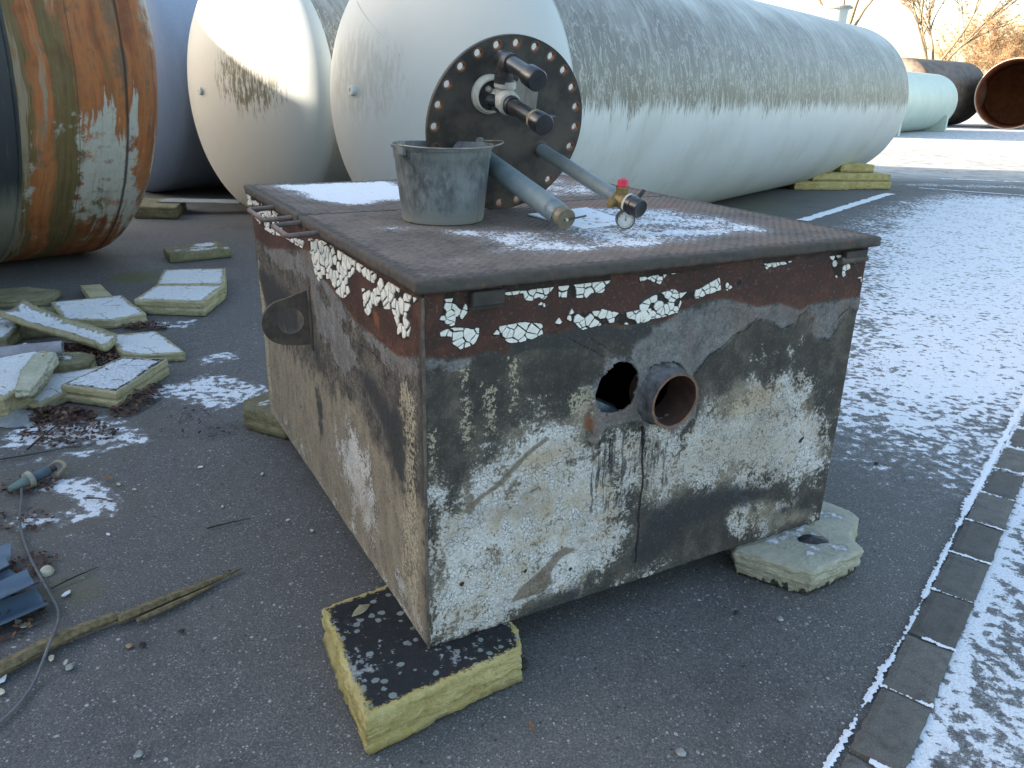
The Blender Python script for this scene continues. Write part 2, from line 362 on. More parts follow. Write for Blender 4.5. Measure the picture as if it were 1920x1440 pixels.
def shed(name, y0, ym, y1, e0, zr, e1, label):  # out-of-view block, roof slopes set to place the shadow edge on the tanks
    g = tag(empty(name, (-26, ym, 0)), label, 'building'); a, b = y0-ym, y1-ym
    MB().add([(x, y, z) for x in (-6, 6) for y, z in ((a, 0), (b, 0), (b, e1-.15), (0, zr-.15), (a, e0-.15))], [(0,1,2,3,4),(9,8,7,6,5),(0,5,6,1),(1,6,7,2),(4,9,5,0)]).build('wall', WALL_B, g)
    MB().add([(x, y, z+dz) for x in (-6.1, 6.08) for dz in (-.16, 0) for y, z in ((a, e0), (0, zr), (b, e1))],
             [(0,1,7,6),(1,2,8,7),(3,9,10,4),(4,10,11,5),(0,6,9,3),(2,5,11,8),(0,3,4,1),(1,4,5,2),(6,7,10,9),(7,8,11,10)]).build('roof', ROOFM, g)
    MB().box((6.0, -1.6, 0), (6.06, 1.6, 3.2)).build('barn_door', DOORM, g)
shed('shade_shed_steep', 4.0, 5.4, 9.1, 8.3, 9.0, 5.75, 'unseen steep-roofed brick shed added next to the hall to shape the shadow edge')
shed('shade_shed_low', 9.12, 12.6, 15.6, 5.75, 7.35, 6.0, 'unseen lower brick shed added at the far end to shape the shadow edge')

# ---------------------------------------------------------------- storage tanks
def dome_prof(R, depth, n=18):          # torispherical-looking head: (x beyond the seam, radius)
    return [(depth * math.sin(math.pi/2*k/n), R * max(0.0, math.cos(math.pi/2*k/n))**1.0) for k in range(n+1)]
def tank(name, c, yaw, R, L, dn, df, shell_mat, head_mat, label, cat='tank', group=None, n=112, shell2=None, split=None):
    """cylinder along local +X from the near seam at x=0 to x=L, heads at both ends"""
    t = tag(empty(name, (c[0], c[1], 0), yaw), label, cat, group)
    m = MB(); xs = [0, *np.linspace(L*.02, L*.98, 24), L] if split is None else [0, split*.33, split*.66, split]
    m.lathe((0, 0, R), (1, 0, 0), [(x, R) for x in xs], n); m.build('shell', shell_mat, t, smooth=True)
    if split is not None:
        MB().lathe((0, 0, R), (1, 0, 0), [(split+.001, R-.006)] + [(x, R-.006) for x in np.linspace(split+.05, L, 12)], n).build('shell', shell2, t, smooth=True)
    for (x0, sgn, dp, nm) in ((0, -1, dn, 'end_cap'), (L, 1, df, 'end_cap')):
        if dp: MB().lathe((x0, 0, R), (sgn, 0, 0), dome_prof(R, dp), n).build(nm, head_mat, t, smooth=True)
    return t
def mat_white_tank(name, grime=1.0, head=False, seed=0):
    m = Mat(name, .55, spec=.4); o = m.obj(); X = m.xyz(o)
    z = m.sub(X[2], 1.4); ang = m.math('ARCTAN2', z, m.mul(X[1], -1.0) if not head else m.math('ABSOLUTE', X[1]))
    base = m.mix(m.noise(o, 1.6, 4), (.43, .455, .445), (.52, .545, .53))
    if not head:
        ang = m.math('ARCTAN2', z, m.mul(X[1], -1.0))
        cyl = m.comb(X[0], m.mul(ang, 1.4), seed)
        cyl2 = m.nvec(cyl, 2.2, .22); st = m.noise(m.scale(cyl2, (8, 1.5, 1)), 1.0, 6, .62); st2 = m.noise(m.scale(cyl, (34, 3.5, 1)), 1.0, 5, .7); big = m.noise(m.scale(cyl, (.8, 1.2, 1)), 1.0, 3)
        dr = m.noise(m.scale(m.nvec(m.nvec(cyl, 4, .16), 17, .05), (9, 2.6, 1)), 1.0, 5, .65, .8)
        irr = m.noise(m.scale(cyl, (1.7, .6, 1), (4, 0, 0)), 1.0, 4, .65)
        lo = m.step(m.add(ang, m.add(m.mul(m.mul(m.sub(st2, .5), m.step(irr, .3, .7, (.12, 1.1))), .8), m.add(m.mul(m.sub(st, .5), .22), m.mul(m.sub(irr, .5), .22)))), -.05, .05)
        hi = m.step(m.add(ang, m.add(m.mul(m.sub(st, .5), 1.0), m.mul(m.sub(big, .5), 1.0))), 1.30, .42)
        k = m.mul(m.mul(lo, hi), m.step(m.add(m.mul(st2, .7), m.add(m.mul(st, .5), m.mul(m.noise(cyl2, 2.6, 5, .65), .55))), .58, .86, (.5, 1.0)))
        k = m.mul(k, grime)
        dark = m.mix(m.step(ang, .45, .05), m.mix(st, (.038, .033, .027), (.115, .104, .088)), m.mix(st2, (.026, .024, .010), (.080, .070, .038)))
        col = m.mix(m.mul(k, .9), base, dark)
        # pale worm-like drips where rain has washed the film away
        drip = m.mul(m.step(m.math('ABSOLUTE', m.sub(dr, .5)), .030, .010), m.mul(k, .8))
        col = m.mix(m.mul(drip, .85), col, (.36, .37, .34)); col = m.mix(m.mul(m.mul(k, m.step(m.noise(cyl2, 120, 3, .7), .55, .68)), .5), col, (.33, .34, .31))
        col = m.mix(m.mul(m.step(st2, .48, .72), .22), col, (.26, .265, .22)); col = m.mix(m.mul(m.step(m.noise(cyl, 1.1, 5, .6), .48, .66), .28), col, (.30, .30, .25))
        weld = m.step(m.math('ABSOLUTE', m.sub(m.math('FRACT', m.mul(X[0], .4)), .5)), .006, .001)
        return m.done(m.mix(m.mul(weld, .25), col, (.3, .3, .28)), .5, m.add(st2, m.mul(weld, 1.2)), .003, .5)
    q = m.comb(X[1], m.mul(X[2], .22), m.add(m.mul(X[0], .5), seed))
    st = m.noise(q, 26, 6, .7); st2 = m.noise(q, 70, 4, .7); blot = m.noise(m.scale(o, (1, 1, .8), (seed, 0, 0)), 1.7, 4)
    yy = m.math('POWER', m.math('ABSOLUTE', m.add(X[1], .42 if seed < 5 else -.5)), 2.0); zz = m.math('POWER', m.math('ABSOLUTE', m.sub(X[2], 1.62)), 2.0)
    cen = m.step(m.add(yy, m.mul(zz, 2.2)), .75, .05)
    k = m.mul(m.step(m.add(st, m.mul(cen, .2)), .60, .74), m.add(m.mul(cen, 1.0), .10))
    col = m.mix(m.mul(k, grime), base, (.12, .125, .09))
    col = m.mix(m.mul(m.step(st2, .55, .85), .14), col, (.30, .32, .28))
    low = m.mul(m.step(m.add(X[2], m.mul(m.sub(st, .5), .5)), .55, .1), .35)
    col = m.mix(low, col, (.25, .26, .2))
    return m.done(col, .5, st2, .002, .4)
WT_S = mat_white_tank('white_tank_shell', 1.0); WT_H = mat_white_tank('white_tank_head', .22, True, 9); WT_H2 = mat_white_tank('white_tank_head_streaked', 1.0, True, 2)
def mat_blue_tank():
    m = Mat('blue_grey_paint', .45); o = m.obj(); X = m.xyz(o); q = m.comb(m.mul(X[1], 1), m.mul(X[2], .12), X[0])
    st = m.noise(q, 40, 4, .65)
    return m.done(m.mix(st, (.19, .23, .30), (.27, .31, .38)), .5, st, .002, .4)
BLUE = mat_blue_tank()
main_tank = tank('storage_tank', (-.672, 7.721), .922, 1.408, 11.45, .653, .653, WT_S, WT_H, 'largest white steel storage tank with grimy flank directly behind the box', group='row of white storage tanks')
tank2 = tank('storage_tank', (-3.02, 9.80), .869, 1.425, 11, .42, .5, WT_S, WT_H2, 'white storage tank second from right with a dark streaked patch on its domed end', 'tank', 'row of white storage tanks')
tank('storage_tank', (-5.35, 11.75), .869, 1.45, 9, .5, .5, BLUE, BLUE, 'blue grey storage tank in the shade between the rusty tank and the white ones')
# welds and small plugs on the heads
WELD = Mat('weld_paint', .5); WELD = WELD.done((.55, .58, .55))
def head_pt(R, dp, y, z):      # a point on the near head in tank coordinates
    rr = math.sqrt(y*y+z*z)/R; return Vector((-dp*math.sqrt(max(0, 1-rr*rr)), y, R+z))
for tk, R, dp, (y, z) in ((main_tank, 1.408, .653, (.58, .085)), (tank2, 1.425, .42, (.62, .0))):
    c = head_pt(R, dp, y, z); nrm = Vector((-c.x/(dp*dp)*-1, y/R**2, z/R**2)); nrm = Vector((c.x/(dp*dp), y/R**2, z/R**2)).normalized()
    MB().lathe(c - nrm*.02, nrm, [(0, .045), (.05, .045), (.056, .038), (.056, .02), (.048, .018), (.048, 0.001)], 20).build('plug', WELD, tk, smooth=True)
pts = [head_pt(1.408, .653, .95 - 1.0*i/20, 1.0 - .62*i/20) + Vector((-.002, 0, 0)) for i in range(21)]
MB().tube(pts, .006, 6).build('weld_seam', WELD, main_tank)
MB().tube([(0, 1.409*math.cos(a), 1.408+1.409*math.sin(a)) for a in np.linspace(0, 2*math.pi, 97)], .004, 6).build('weld_seam', WELD, main_tank)
for x in (): MB().tube([(x, 1.409*math.cos(a), 1.408+1.409*math.sin(a)) for a in np.linspace(0, 2*math.pi, 97)], .0035, 6).build('weld_seam', WELD, main_tank)
RUSTY_RIM = Mat('flange_edge', .8); RUSTY_RIM = RUSTY_RIM.done((.30, .26, .22))
mh = MB().lathe((10.9, 0, 2.75), (0, 0, 1), [(0, .19), (.3, .21), (.3, .27), (.34, .27), (.345, .25), (.36, .25), (.365, 0.001)], 28).build('manhole_neck', WT_H, main_tank, smooth=True)
MB().lathe((10.9, 0, 3.052), (0, 0, 1), [(0, .2), (0, .277), (.03, .277), (.03, .2)], 28).build('manhole_flange', RUSTY_RIM, mh)

def mat_rusty(black=False):
    m = Mat('rusty_shell', .75, spec=.35); o = m.obj(); X = m.xyz(o)
    z = m.sub(X[2], 1.77); ang = m.math('ARCTAN2', z, X[1])
    cyl = m.comb(X[0], m.mul(ang, 1.77), 0)
    wav = m.nvec(cyl, 1.3, .22)
    band = m.noise(m.scale(wav, (4.2, .20, 1), (3, 1, 0)), 1.0, 3, .5); band2 = m.noise(m.scale(wav, (9, .40, 1), (7, 3, 0)), 1.0, 5, .6)
    st = m.noise(m.scale(cyl, (44, 2.2, 1)), 1.0, 5, .7); blot = m.noise(cyl, 3.2, 6, .65); blot2 = m.noise(m.scale(cyl, (1, 1, 1), (5, 5, 0)), 6, 6, .7)
    col = m.ramp(m.add(m.mul(band2, .6), m.mul(blot, .4)), [(.30, (.085, .026, .010)), (.43, (.20, .062, .020)), (.53, (.34, .12, .038)), (.60, (.15, .085, .045)), (.72, (.27, .20, .13))])
    ol = m.step(m.add(band, m.mul(m.sub(blot, .5), .4)), .47, .55)
    inx = m.step(X[0], .05, .2)
    col = m.mix(m.mul(m.mul(ol, .85), inx), col, m.ramp(st, [(.3, (.045, .045, .012)), (.6, (.12, .10, .04)), (.8, (.20, .17, .11))]))
    buff = m.mul(m.step(m.add(band2, m.mul(m.sub(st, .5), .2)), .55, .61), m.step(X[0], .28, .42))
    col = m.mix(m.mul(buff, .75), col, m.mix(st, (.22, .165, .11), (.34, .28, .21)))
    # surviving white paint low on the flank and at the far edge of the head
    low = m.add(m.add(ang, m.mul(m.sub(blot, .5), .5)), m.mul(m.sub(band2, .5), 1.6))
    wl = m.mul(m.step(low, -.28, -.36), m.step(m.add(low, m.mul(m.sub(blot2, .5), .7)), -1.05, -.85))
    wl = m.mul(wl, m.step(m.add(m.noise(m.scale(wav, (3.4, .3, 1), (1, 9, 0)), 1.0, 3), m.mul(m.sub(blot2, .5), .5)), .46, .53))
    top = m.mul(m.step(m.add(X[0], m.mul(m.sub(blot, .5), .5)), -.16, -.28), m.step(m.add(ang, m.mul(m.sub(blot2, .5), .5)), .0, .15))
    wht = m.math('MAXIMUM', wl, top)
    speck = m.step(blot2, .38, .5)
    col = m.mix(m.mul(wht, m.add(m.mul(speck, .55), .35)), col, m.mix(st, (.30, .30, .24), (.52, .53, .49)))
    if black is None: pass
    ring = m.step(m.math('ABSOLUTE', m.add(m.sub(X[0], .012), m.mul(m.sub(blot, .5), .02))), .018, .004)
    ring2 = m.step(m.math('ABSOLUTE', m.sub(X[0], .36)), .006, .002)
    col = m.mix(m.mul(m.step(blot2, .44, .66), .22), col, (.20, .14, .08)); col = m.mix(m.mul(m.step(st, .50, .72), .45), col, (.07, .05, .028)); col = m.mix(m.mul(m.step(blot, .54, .70), .4), col, (.10, .04, .02)); col = m.mix(m.mul(ring, .9), col, (.03, .02, .015)); col = m.mix(m.mul(ring2, .6), col, (.04, .03, .015))
    return m.done(col, .72, m.add(m.mul(blot2, .8), m.mul(st, .5)), .004, .6)
def mat_black_shell():
    m = Mat('black_coating', .6); o = m.obj(); X = m.xyz(o); ang = m.math('ARCTAN2', m.sub(X[2], 1.77), X[1]); cyl = m.comb(X[0], m.mul(ang, 1.77), 0)
    st = m.noise(m.scale(cyl, (40, 3, 1)), 1.0, 5, .7); bl = m.noise(cyl, 2.4, 5, .6)
    c = m.mix(st, (.012, .016, .018), (.035, .042, .044)); c = m.mix(m.mul(m.step(m.add(st, m.mul(bl, .3)), .74, .84), .5), c, (.12, .11, .09))
    low = m.mul(m.step(m.add(ang, m.mul(m.sub(st, .5), .3)), -.55, -.75), .8)
    return m.done(m.mix(low, c, m.mix(st, (.13, .12, .08), (.30, .29, .24))), .6, st, .002, .5)
RUST_T = mat_rusty(); BLK = mat_black_shell()
rusty = tank('rusty_tank', (-4.210, 7.506), 3.961, 1.770, 7.5, .638, .6, RUST_T, RUST_T, 'rusty brown and olive tank at the left edge with peeling white paint', 'tank', split=.765, shell2=BLK)
MB().tube([(.765, 1.768*math.cos(a), 1.77+1.768*math.sin(a)) for a in np.linspace(0, 2*math.pi, 97)], .012, 6).build('seam_ring', BLK, rusty)
YV = Mat('yellow_paint', .5); YV = YV.done((.45, .34, .05))
MB().lathe((-.40, -1.22, 1.02), (-.8, -.5, -.2), [(0, .02), (.06, .02), (.06, .03), (.085, .03), (.085, .001)], 16).build('drain_nozzle', YV, rusty, smooth=True)

# far side of the yard
def mat_simple(name, a, b, sc=6, rough=.6, metal=0, det=5, bump=.002, bsc=None, spec=.5, stretch=(1,1,1)):
    m = Mat(name, rough, metal, spec); o = m.scale(m.obj(), stretch); n1 = m.noise(o, sc, det, .62); n2 = m.noise(o, bsc or sc*5, 4, .65)
    return m.done(m.mix(m.step(m.add(m.mul(n1, .7), m.mul(n2, .3)), .32, .68), a, b), rough, m.add(n1, m.mul(n2, .5)), bump, .6)
GREEN = mat_simple('pale_green_paint', (.40, .49, .43), (.48, .56, .49), 2, .5)
gt = tank('green_tank', (13.4, 33.4), .87, 1.28, 10.2, .5, .55, GREEN, GREEN, 'pale mint green tank on saddles beyond the right end of the big white tank', 'tank')
for x in (1.6, 8.9):
    m = MB(); n = 18
    pr = [(-1.18, -.14), (1.18, -.14)] + [(1.26*math.cos(a), 1.28+1.285*math.sin(a)-.14*0) for a in np.linspace(-.45, -math.pi+.45, n)]
    pr = [(-1.28, -.0), (1.28, -.0), (1.28, .72)] + [(1.283*math.cos(a), 1.28+1.283*math.sin(a)) for a in np.linspace(-.44, -math.pi+.44, n)] + [(-1.28, .72)]
    k = len(pr); m.add([(x, y, z) for y, z in pr] + [(x+.28, y, z) for y, z in pr], [tuple(range(k)), tuple(range(2*k-1, k-1, -1))] + [(i, (i+1) % k, k+(i+1) % k, k+i) for i in range(k)])
    m.build('saddle', GREEN, gt)
DARKT = mat_simple('dark_bitumen_shell', (.05, .043, .038), (.15, .11, .08), 2.5, .6)
dk = tank('dark_tank', (20.3, 45.4), .66, 1.72, 6.4, .5, .5, DARKT, DARKT, 'dark tank standing behind the open rusty pipe', 'tank')
PALEB = mat_simple('pale_blue_paint', (.42, .48, .55), (.5, .56, .62), 2, .5)
tank('pale_tank', (14.2, 46.5), .87, 1.6, 7, .5, .5, PALEB, PALEB, 'pale blue tank whose top shows just above the mint green tank', 'tank')
RPIPE = mat_simple('rusted_steel', (.20, .075, .03), (.30, .13, .06), 1.6, .85, stretch=(.6, 2, 2)); RPOUT = mat_simple('pipe_outer', (.03, .03, .03), (.09, .07, .05), 2, .8)
pipe = tag(empty('rusty_pipe', (26.15, 44.9, 0), 1.02), 'huge open steel pipe with orange rusty inside at the far right', 'pipe')
MB().lathe((0, 0, 1.78), (1, 0, 0), [(0, 1.78), (9, 1.78)], 72).build('outer_wall', RPOUT, pipe, smooth=True)
MB().lathe((0, 0, 1.78), (1, 0, 0), [(9, .001), (9, 1.74), (0, 1.74)], 72).build('inner_wall', RPIPE, pipe, smooth=True)
MB().lathe((-.001, 0, 1.78), (1, 0, 0), [(0, 1.735), (0, 1.785)], 72).build('rim', RUSTY_RIM, pipe)

# ---------------------------------------------------------------- trees
BARK = mat_simple('bark', (.10, .075, .05), (.22, .165, .11), 8, .9, stretch=(1, 1, .3)); TWIG = mat_simple('twigs', (.20, .12, .06), (.36, .23, .12), 3, .9)
def bare_tree(x, y, H, seed, label, spread=.55, dens=1.0, twigs=2600, fork=.3):
    r = random.Random(seed); t = tag(empty('bare_tree', (x, y, 0), r.uniform(0, 6)), label, 'tree', 'bare winter trees beyond the yard')
    trunk = MB(); crown = MB(); tips = []
    def limb(p, d, L, rad, lev):
        n = 5; pts = [p]; q = p.copy(); dd = d.copy()
        for i in range(n):
            dd = (dd + Vector((r.uniform(-1,1), r.uniform(-1,1), r.uniform(-.5,.9)))*.16).normalized(); q = q + dd*L/n; pts.append(q.copy())
        rr = [rad*(1-.6*i/n) for i in range(n+1)]
        (trunk if lev == 0 else crown).tube(pts, rr, 7 if lev < 2 else 4, caps=False)
        if lev >= 3: tips.append((pts, dd)); return
        kids = (5, 5, 4)[lev]
        for k in range(kids):
            f = r.uniform(.45, 1.0) if lev else r.uniform(.75, 1.0); i = min(n-1, int(f*n)); b = pts[i].lerp(pts[i+1], f*n-i) if f < 1 else pts[-1]
            a = r.uniform(0, 6.28); side = Vector((math.cos(a), math.sin(a), 0)); nd = (dd*(1-spread*.7) + side*spread + Vector((0,0,.25))).normalized()
            limb(b, nd, L*r.uniform(.62, .9) if lev else H*r.uniform(.32, .45), rad*.52, lev+1)
    limb(Vector((0,0,-.1)), Vector((r.uniform(-.08,.08), 0, 1)).normalized(), H*fork, H*.0145, 0)
    tw = MB()
    for i in range(twigs):
        pts, dd = r.choice(tips); b = r.choice(pts); a = r.uniform(0, 6.28)
        d = (dd*.6 + Vector((math.cos(a), math.sin(a), r.uniform(-.3, .9)))).normalized(); L = r.uniform(.3, .95)*H*.075; w = H*.0010
        e = b + d*L + Vector((0, 0, r.uniform(-.1, .1)*L)); mid = b.lerp(e, .5) + Vector((r.uniform(-1,1), r.uniform(-1,1), r.uniform(-1,1)))*L*.09
        s = d.cross(Vector((r.uniform(-1,1), r.uniform(-1,1), .3))).normalized()*w; s2 = d.cross(s).normalized()*w
        tw.add([b-s, b+s, b+s2, mid-s, mid+s, mid+s2, e], [(0,1,4,3),(1,2,5,4),(2,0,3,5),(3,4,6),(4,5,6),(5,3,6)])
    trunk.build('trunk', BARK, t); c = crown.build('crown', BARK, t); 
    me = mesh('twigs', tw.v, tw.f); tag(link('twigs', me, TWIG, c), kind='stuff')
bare_tree(28.0, 59, 13.5, 3, 'lone bare tree with upswept forked limbs above the mint green tank', .5, 1, 3200, .24)
bare_tree(24.5, 64, 17, 5, 'bare tree whose top twigs show above the middle of the white tank', .55, 1, 1500, .35)
for i, (tx, ty, hh, lb) in enumerate(((43.5, 82, 10.5, 'thicket tree at the left end of the orange sunlit wood'), (48.5, 86, 12.5, 'tall rounded bare tree in the middle of the orange sunlit wood'), (50, 80, 10.0, 'lower bare tree at the front of the orange sunlit wood'),
        (55, 88, 13.0, 'broad bare tree at the right edge of the orange sunlit wood'), (61, 92, 13, 'bare tree at the far right of the sunlit wood just outside the picture'))):
    bare_tree(tx, ty, hh, 20+i, lb, .75, 1, 9000, .16)
# outlines of paint, primer, filler and tar areas on the box faces, in metres across and up the face
F={'white_big': [(-0.009, 0.004), (-0.008, 0.344), (0.005, 0.497), (0.037, 0.494), (0.051, 0.425), (0.104, 0.474), (0.165, 0.522), (0.231, 0.588), (0.259, 0.615), (0.338, 0.628), (0.473, 0.632), (0.493, 0.501), (0.56, 0.492), (0.608, 0.398), (0.637, 0.277), (0.657, 0.194), (0.621, 0.118), (0.576, 0.067), (0.49, 0.03), (0.403, 0.047), (0.33, 0.042), (0.266, 0.007), (0.161, -0.002), (0.06, -0.01)], 'bare1': [(0.249, 0.063), (0.285, 0.107), (0.359, 0.15), (0.423, 0.203), (0.487, 0.174), (0.425, 0.164), (0.388, 0.125), (0.395, 0.089), (0.363, 0.065), (0.308, 0.06)], 'bare2': [(0.099, 0.398), (0.128, 0.425), (0.204, 0.46), (0.233, 0.492), (0.292, 0.537), (0.351, 0.569), (0.367, 0.556), (0.302, 0.521), (0.253, 0.478), (0.224, 0.45), (0.156, 0.418), (0.123, 0.382)], 'white_right': [(0.687, 0.514), (0.81, 0.453), (0.86, 0.49), (0.905, 0.565), (1.034, 0.608), (1.237, 0.613), (1.358, 0.585), (1.461, 0.427), (1.52, 0.233), (1.447, 0.184), (1.292, 0.209), (1.092, 0.255), (0.9, 0.27), (0.802, 0.244), (0.713, 0.266), (0.632, 0.343), (0.56, 0.487), (0.595, 0.532)], 'smear': [(1.068, 0.178), (1.234, 0.169), (1.406, 0.116), (1.512, 0.021), (1.402, 0.004), (1.206, 0.034), (1.082, 0.089)], 'smear2': [(0.578, -0.005), (0.68, 0.056), (0.788, 0.076), (0.884, 0.038), (0.796, 0.0)], 'dark_low': [(0.658, 0.052), (0.701, 0.171), (0.735, 0.261), (0.856, 0.261), (0.995, 0.257), (1.155, 0.251), (1.255, 0.196), (1.238, 0.146), (1.049, 0.14), (0.897, 0.118), (0.835, 0.062), (0.749, 0.025)], 'dark_right': [(1.301, 0.163), (1.504, 0.182), (1.546, 0.001), (1.29, 0.011), (1.031, 0.017), (0.829, 0.011), (0.821, 0.087), (1.021, 0.084), (1.216, 0.053)], 'dark_edge': [(0.245, 0.003), (0.353, 0.04), (0.459, 0.057), (0.582, -0.005), (0.434, -0.016), (0.322, -0.024)], 'fleck1': [(0.095, 0.795), (0.126, 0.791), (0.131, 0.559), (0.103, 0.565)], 'fleck2': [(0.154, 0.749), (0.201, 0.749), (0.208, 0.592), (0.163, 0.601)], 'fleck3': [(0.224, 0.806), (0.261, 0.808), (0.26, 0.677), (0.236, 0.65)], 'fleck4': [(0.398, 0.686), (0.488, 0.687), (0.513, 0.6), (0.402, 0.612)], 'fleckL': [(0.004, 0.655), (0.03, 0.65), (0.036, 0.484), (0.005, 0.492)], 'grey': [(0.618, 0.772), (0.642, 0.808), (0.685, 0.837), (0.775, 0.869), (0.846, 0.884), (0.931, 0.887), (1.006, 0.867), (1.074, 0.848), (1.167, 0.85), (1.247, 0.82), (1.292, 0.832), (1.551, 0.831), (1.546, 0.778), (1.484, 0.794), (1.452, 0.744), (1.419, 0.698), (1.34, 0.722), (1.313, 0.787), (1.29, 0.811), (1.258, 0.798), (1.251, 0.777), (1.19, 0.763), (1.14, 0.79), (1.081, 0.81), (0.991, 0.771), (0.945, 0.727), (0.905, 0.72), (0.851, 0.666), (0.821, 0.625), (0.708, 0.619), (0.608, 0.676), (0.576, 0.728)], 'greyL': [(-0.014, 0.846), (0.051, 0.834), (0.14, 0.828), (0.148, 0.818), (0.102, 0.8), (0.061, 0.796), (0.018, 0.803), (-0.012, 0.817)], 'primer': [(-0.009, 1.015), (-0.013, 0.843), (0.078, 0.822), (0.141, 0.823), (0.172, 0.833), (0.223, 0.814), (0.237, 0.838), (0.233, 0.862), (0.299, 0.86), (0.368, 0.848), (0.391, 0.855), (0.426, 0.861), (0.579, 0.846), (0.643, 0.849), (0.674, 0.846), (0.731, 0.839), (0.775, 0.869), (0.846, 0.884), (0.931, 0.887), (1.006, 0.867), (1.074, 0.848), (1.168, 0.846), (1.26, 0.814), (1.316, 0.83), (1.564, 0.83), (1.525, 1.025), (1.104, 1.033), (0.621, 1.014)], 'tarband': [(0.237, 0.838), (0.244, 0.86), (0.299, 0.856), (0.368, 0.848), (0.426, 0.865), (0.519, 0.864), (0.58, 0.839), (0.674, 0.845), (0.679, 0.804), (0.584, 0.795), (0.497, 0.828), (0.418, 0.803), (0.301, 0.819), (0.238, 0.81)], 'tarband2': [(0.631, 0.918), (0.675, 0.929), (0.743, 0.937), (0.779, 0.91), (0.773, 0.888), (0.703, 0.877), (0.666, 0.839), (0.639, 0.835)], 'plate': [(0.475, 0.666), (0.492, 0.524), (0.488, 0.509), (0.507, 0.495), (0.528, 0.509), (0.541, 0.537), (0.586, 0.542), (0.646, 0.541), (0.669, 0.534), (0.69, 0.45), (0.716, 0.453), (0.771, 0.465), (0.818, 0.47), (0.845, 0.5), (0.871, 0.513), (0.876, 0.584), (0.831, 0.662), (0.785, 0.713), (0.726, 0.722), (0.685, 0.69), (0.642, 0.71), (0.615, 0.74), (0.551, 0.747), (0.499, 0.693)], 'hole': [(0.499, 0.659), (0.508, 0.692), (0.53, 0.717), (0.552, 0.735), (0.57, 0.735), (0.591, 0.736), (0.623, 0.716), (0.64, 0.684), (0.642, 0.649), (0.632, 0.615), (0.619, 0.596), (0.595, 0.584), (0.54, 0.588), (0.511, 0.607), (0.497, 0.636)], 'drips': [(0.493, 0.501), (0.557, 0.533), (0.672, 0.536), (0.789, 0.461), (0.805, 0.326), (0.729, 0.209), (0.693, 0.067), (0.655, 0.079), (0.67, 0.247), (0.612, 0.284), (0.532, 0.271), (0.496, 0.291)], 'rustspots': [(0.471, 0.674), (0.522, 0.598), (0.537, 0.526), (0.501, 0.499), (0.441, 0.562)], 'ochre': [(0.249, 0.493), (0.281, 0.544), (0.442, 0.545), (0.487, 0.571), (0.482, 0.503), (0.409, 0.484), (0.311, 0.454)], 'ochre2': [(0.945, 0.595), (1.115, 0.613), (1.218, 0.588), (1.195, 0.514), (1.055, 0.482), (0.933, 0.523)], 'rustedge': [(0.753, 0.852), (0.849, 0.864), (0.933, 0.875), (0.999, 0.848), (0.993, 0.824), (0.881, 0.813), (0.782, 0.817)]}
FCR={'a': [(0.851, 0.662), (0.905, 0.72), (0.944, 0.736), (0.991, 0.771), (1.042, 0.781), (1.074, 0.815)], 'b': [(1.251, 0.759), (1.258, 0.798), (1.289, 0.815)], 'c': [(1.409, 0.69), (1.454, 0.734), (1.442, 0.772), (1.484, 0.794)], 'd': [(0.404, 0.84), (0.474, 0.798), (0.527, 0.766)], 'e': [(0.477, 0.827), (0.524, 0.799), (0.547, 0.778)], 'g': [(1.19, 0.763), (1.234, 0.775)], 'h': [(0.672, 0.536), (0.685, 0.461), (0.697, 0.34), (0.693, 0.263), (0.696, 0.172), (0.696, 0.066)], 'i': [(0.529, 0.518), (0.534, 0.388)]}
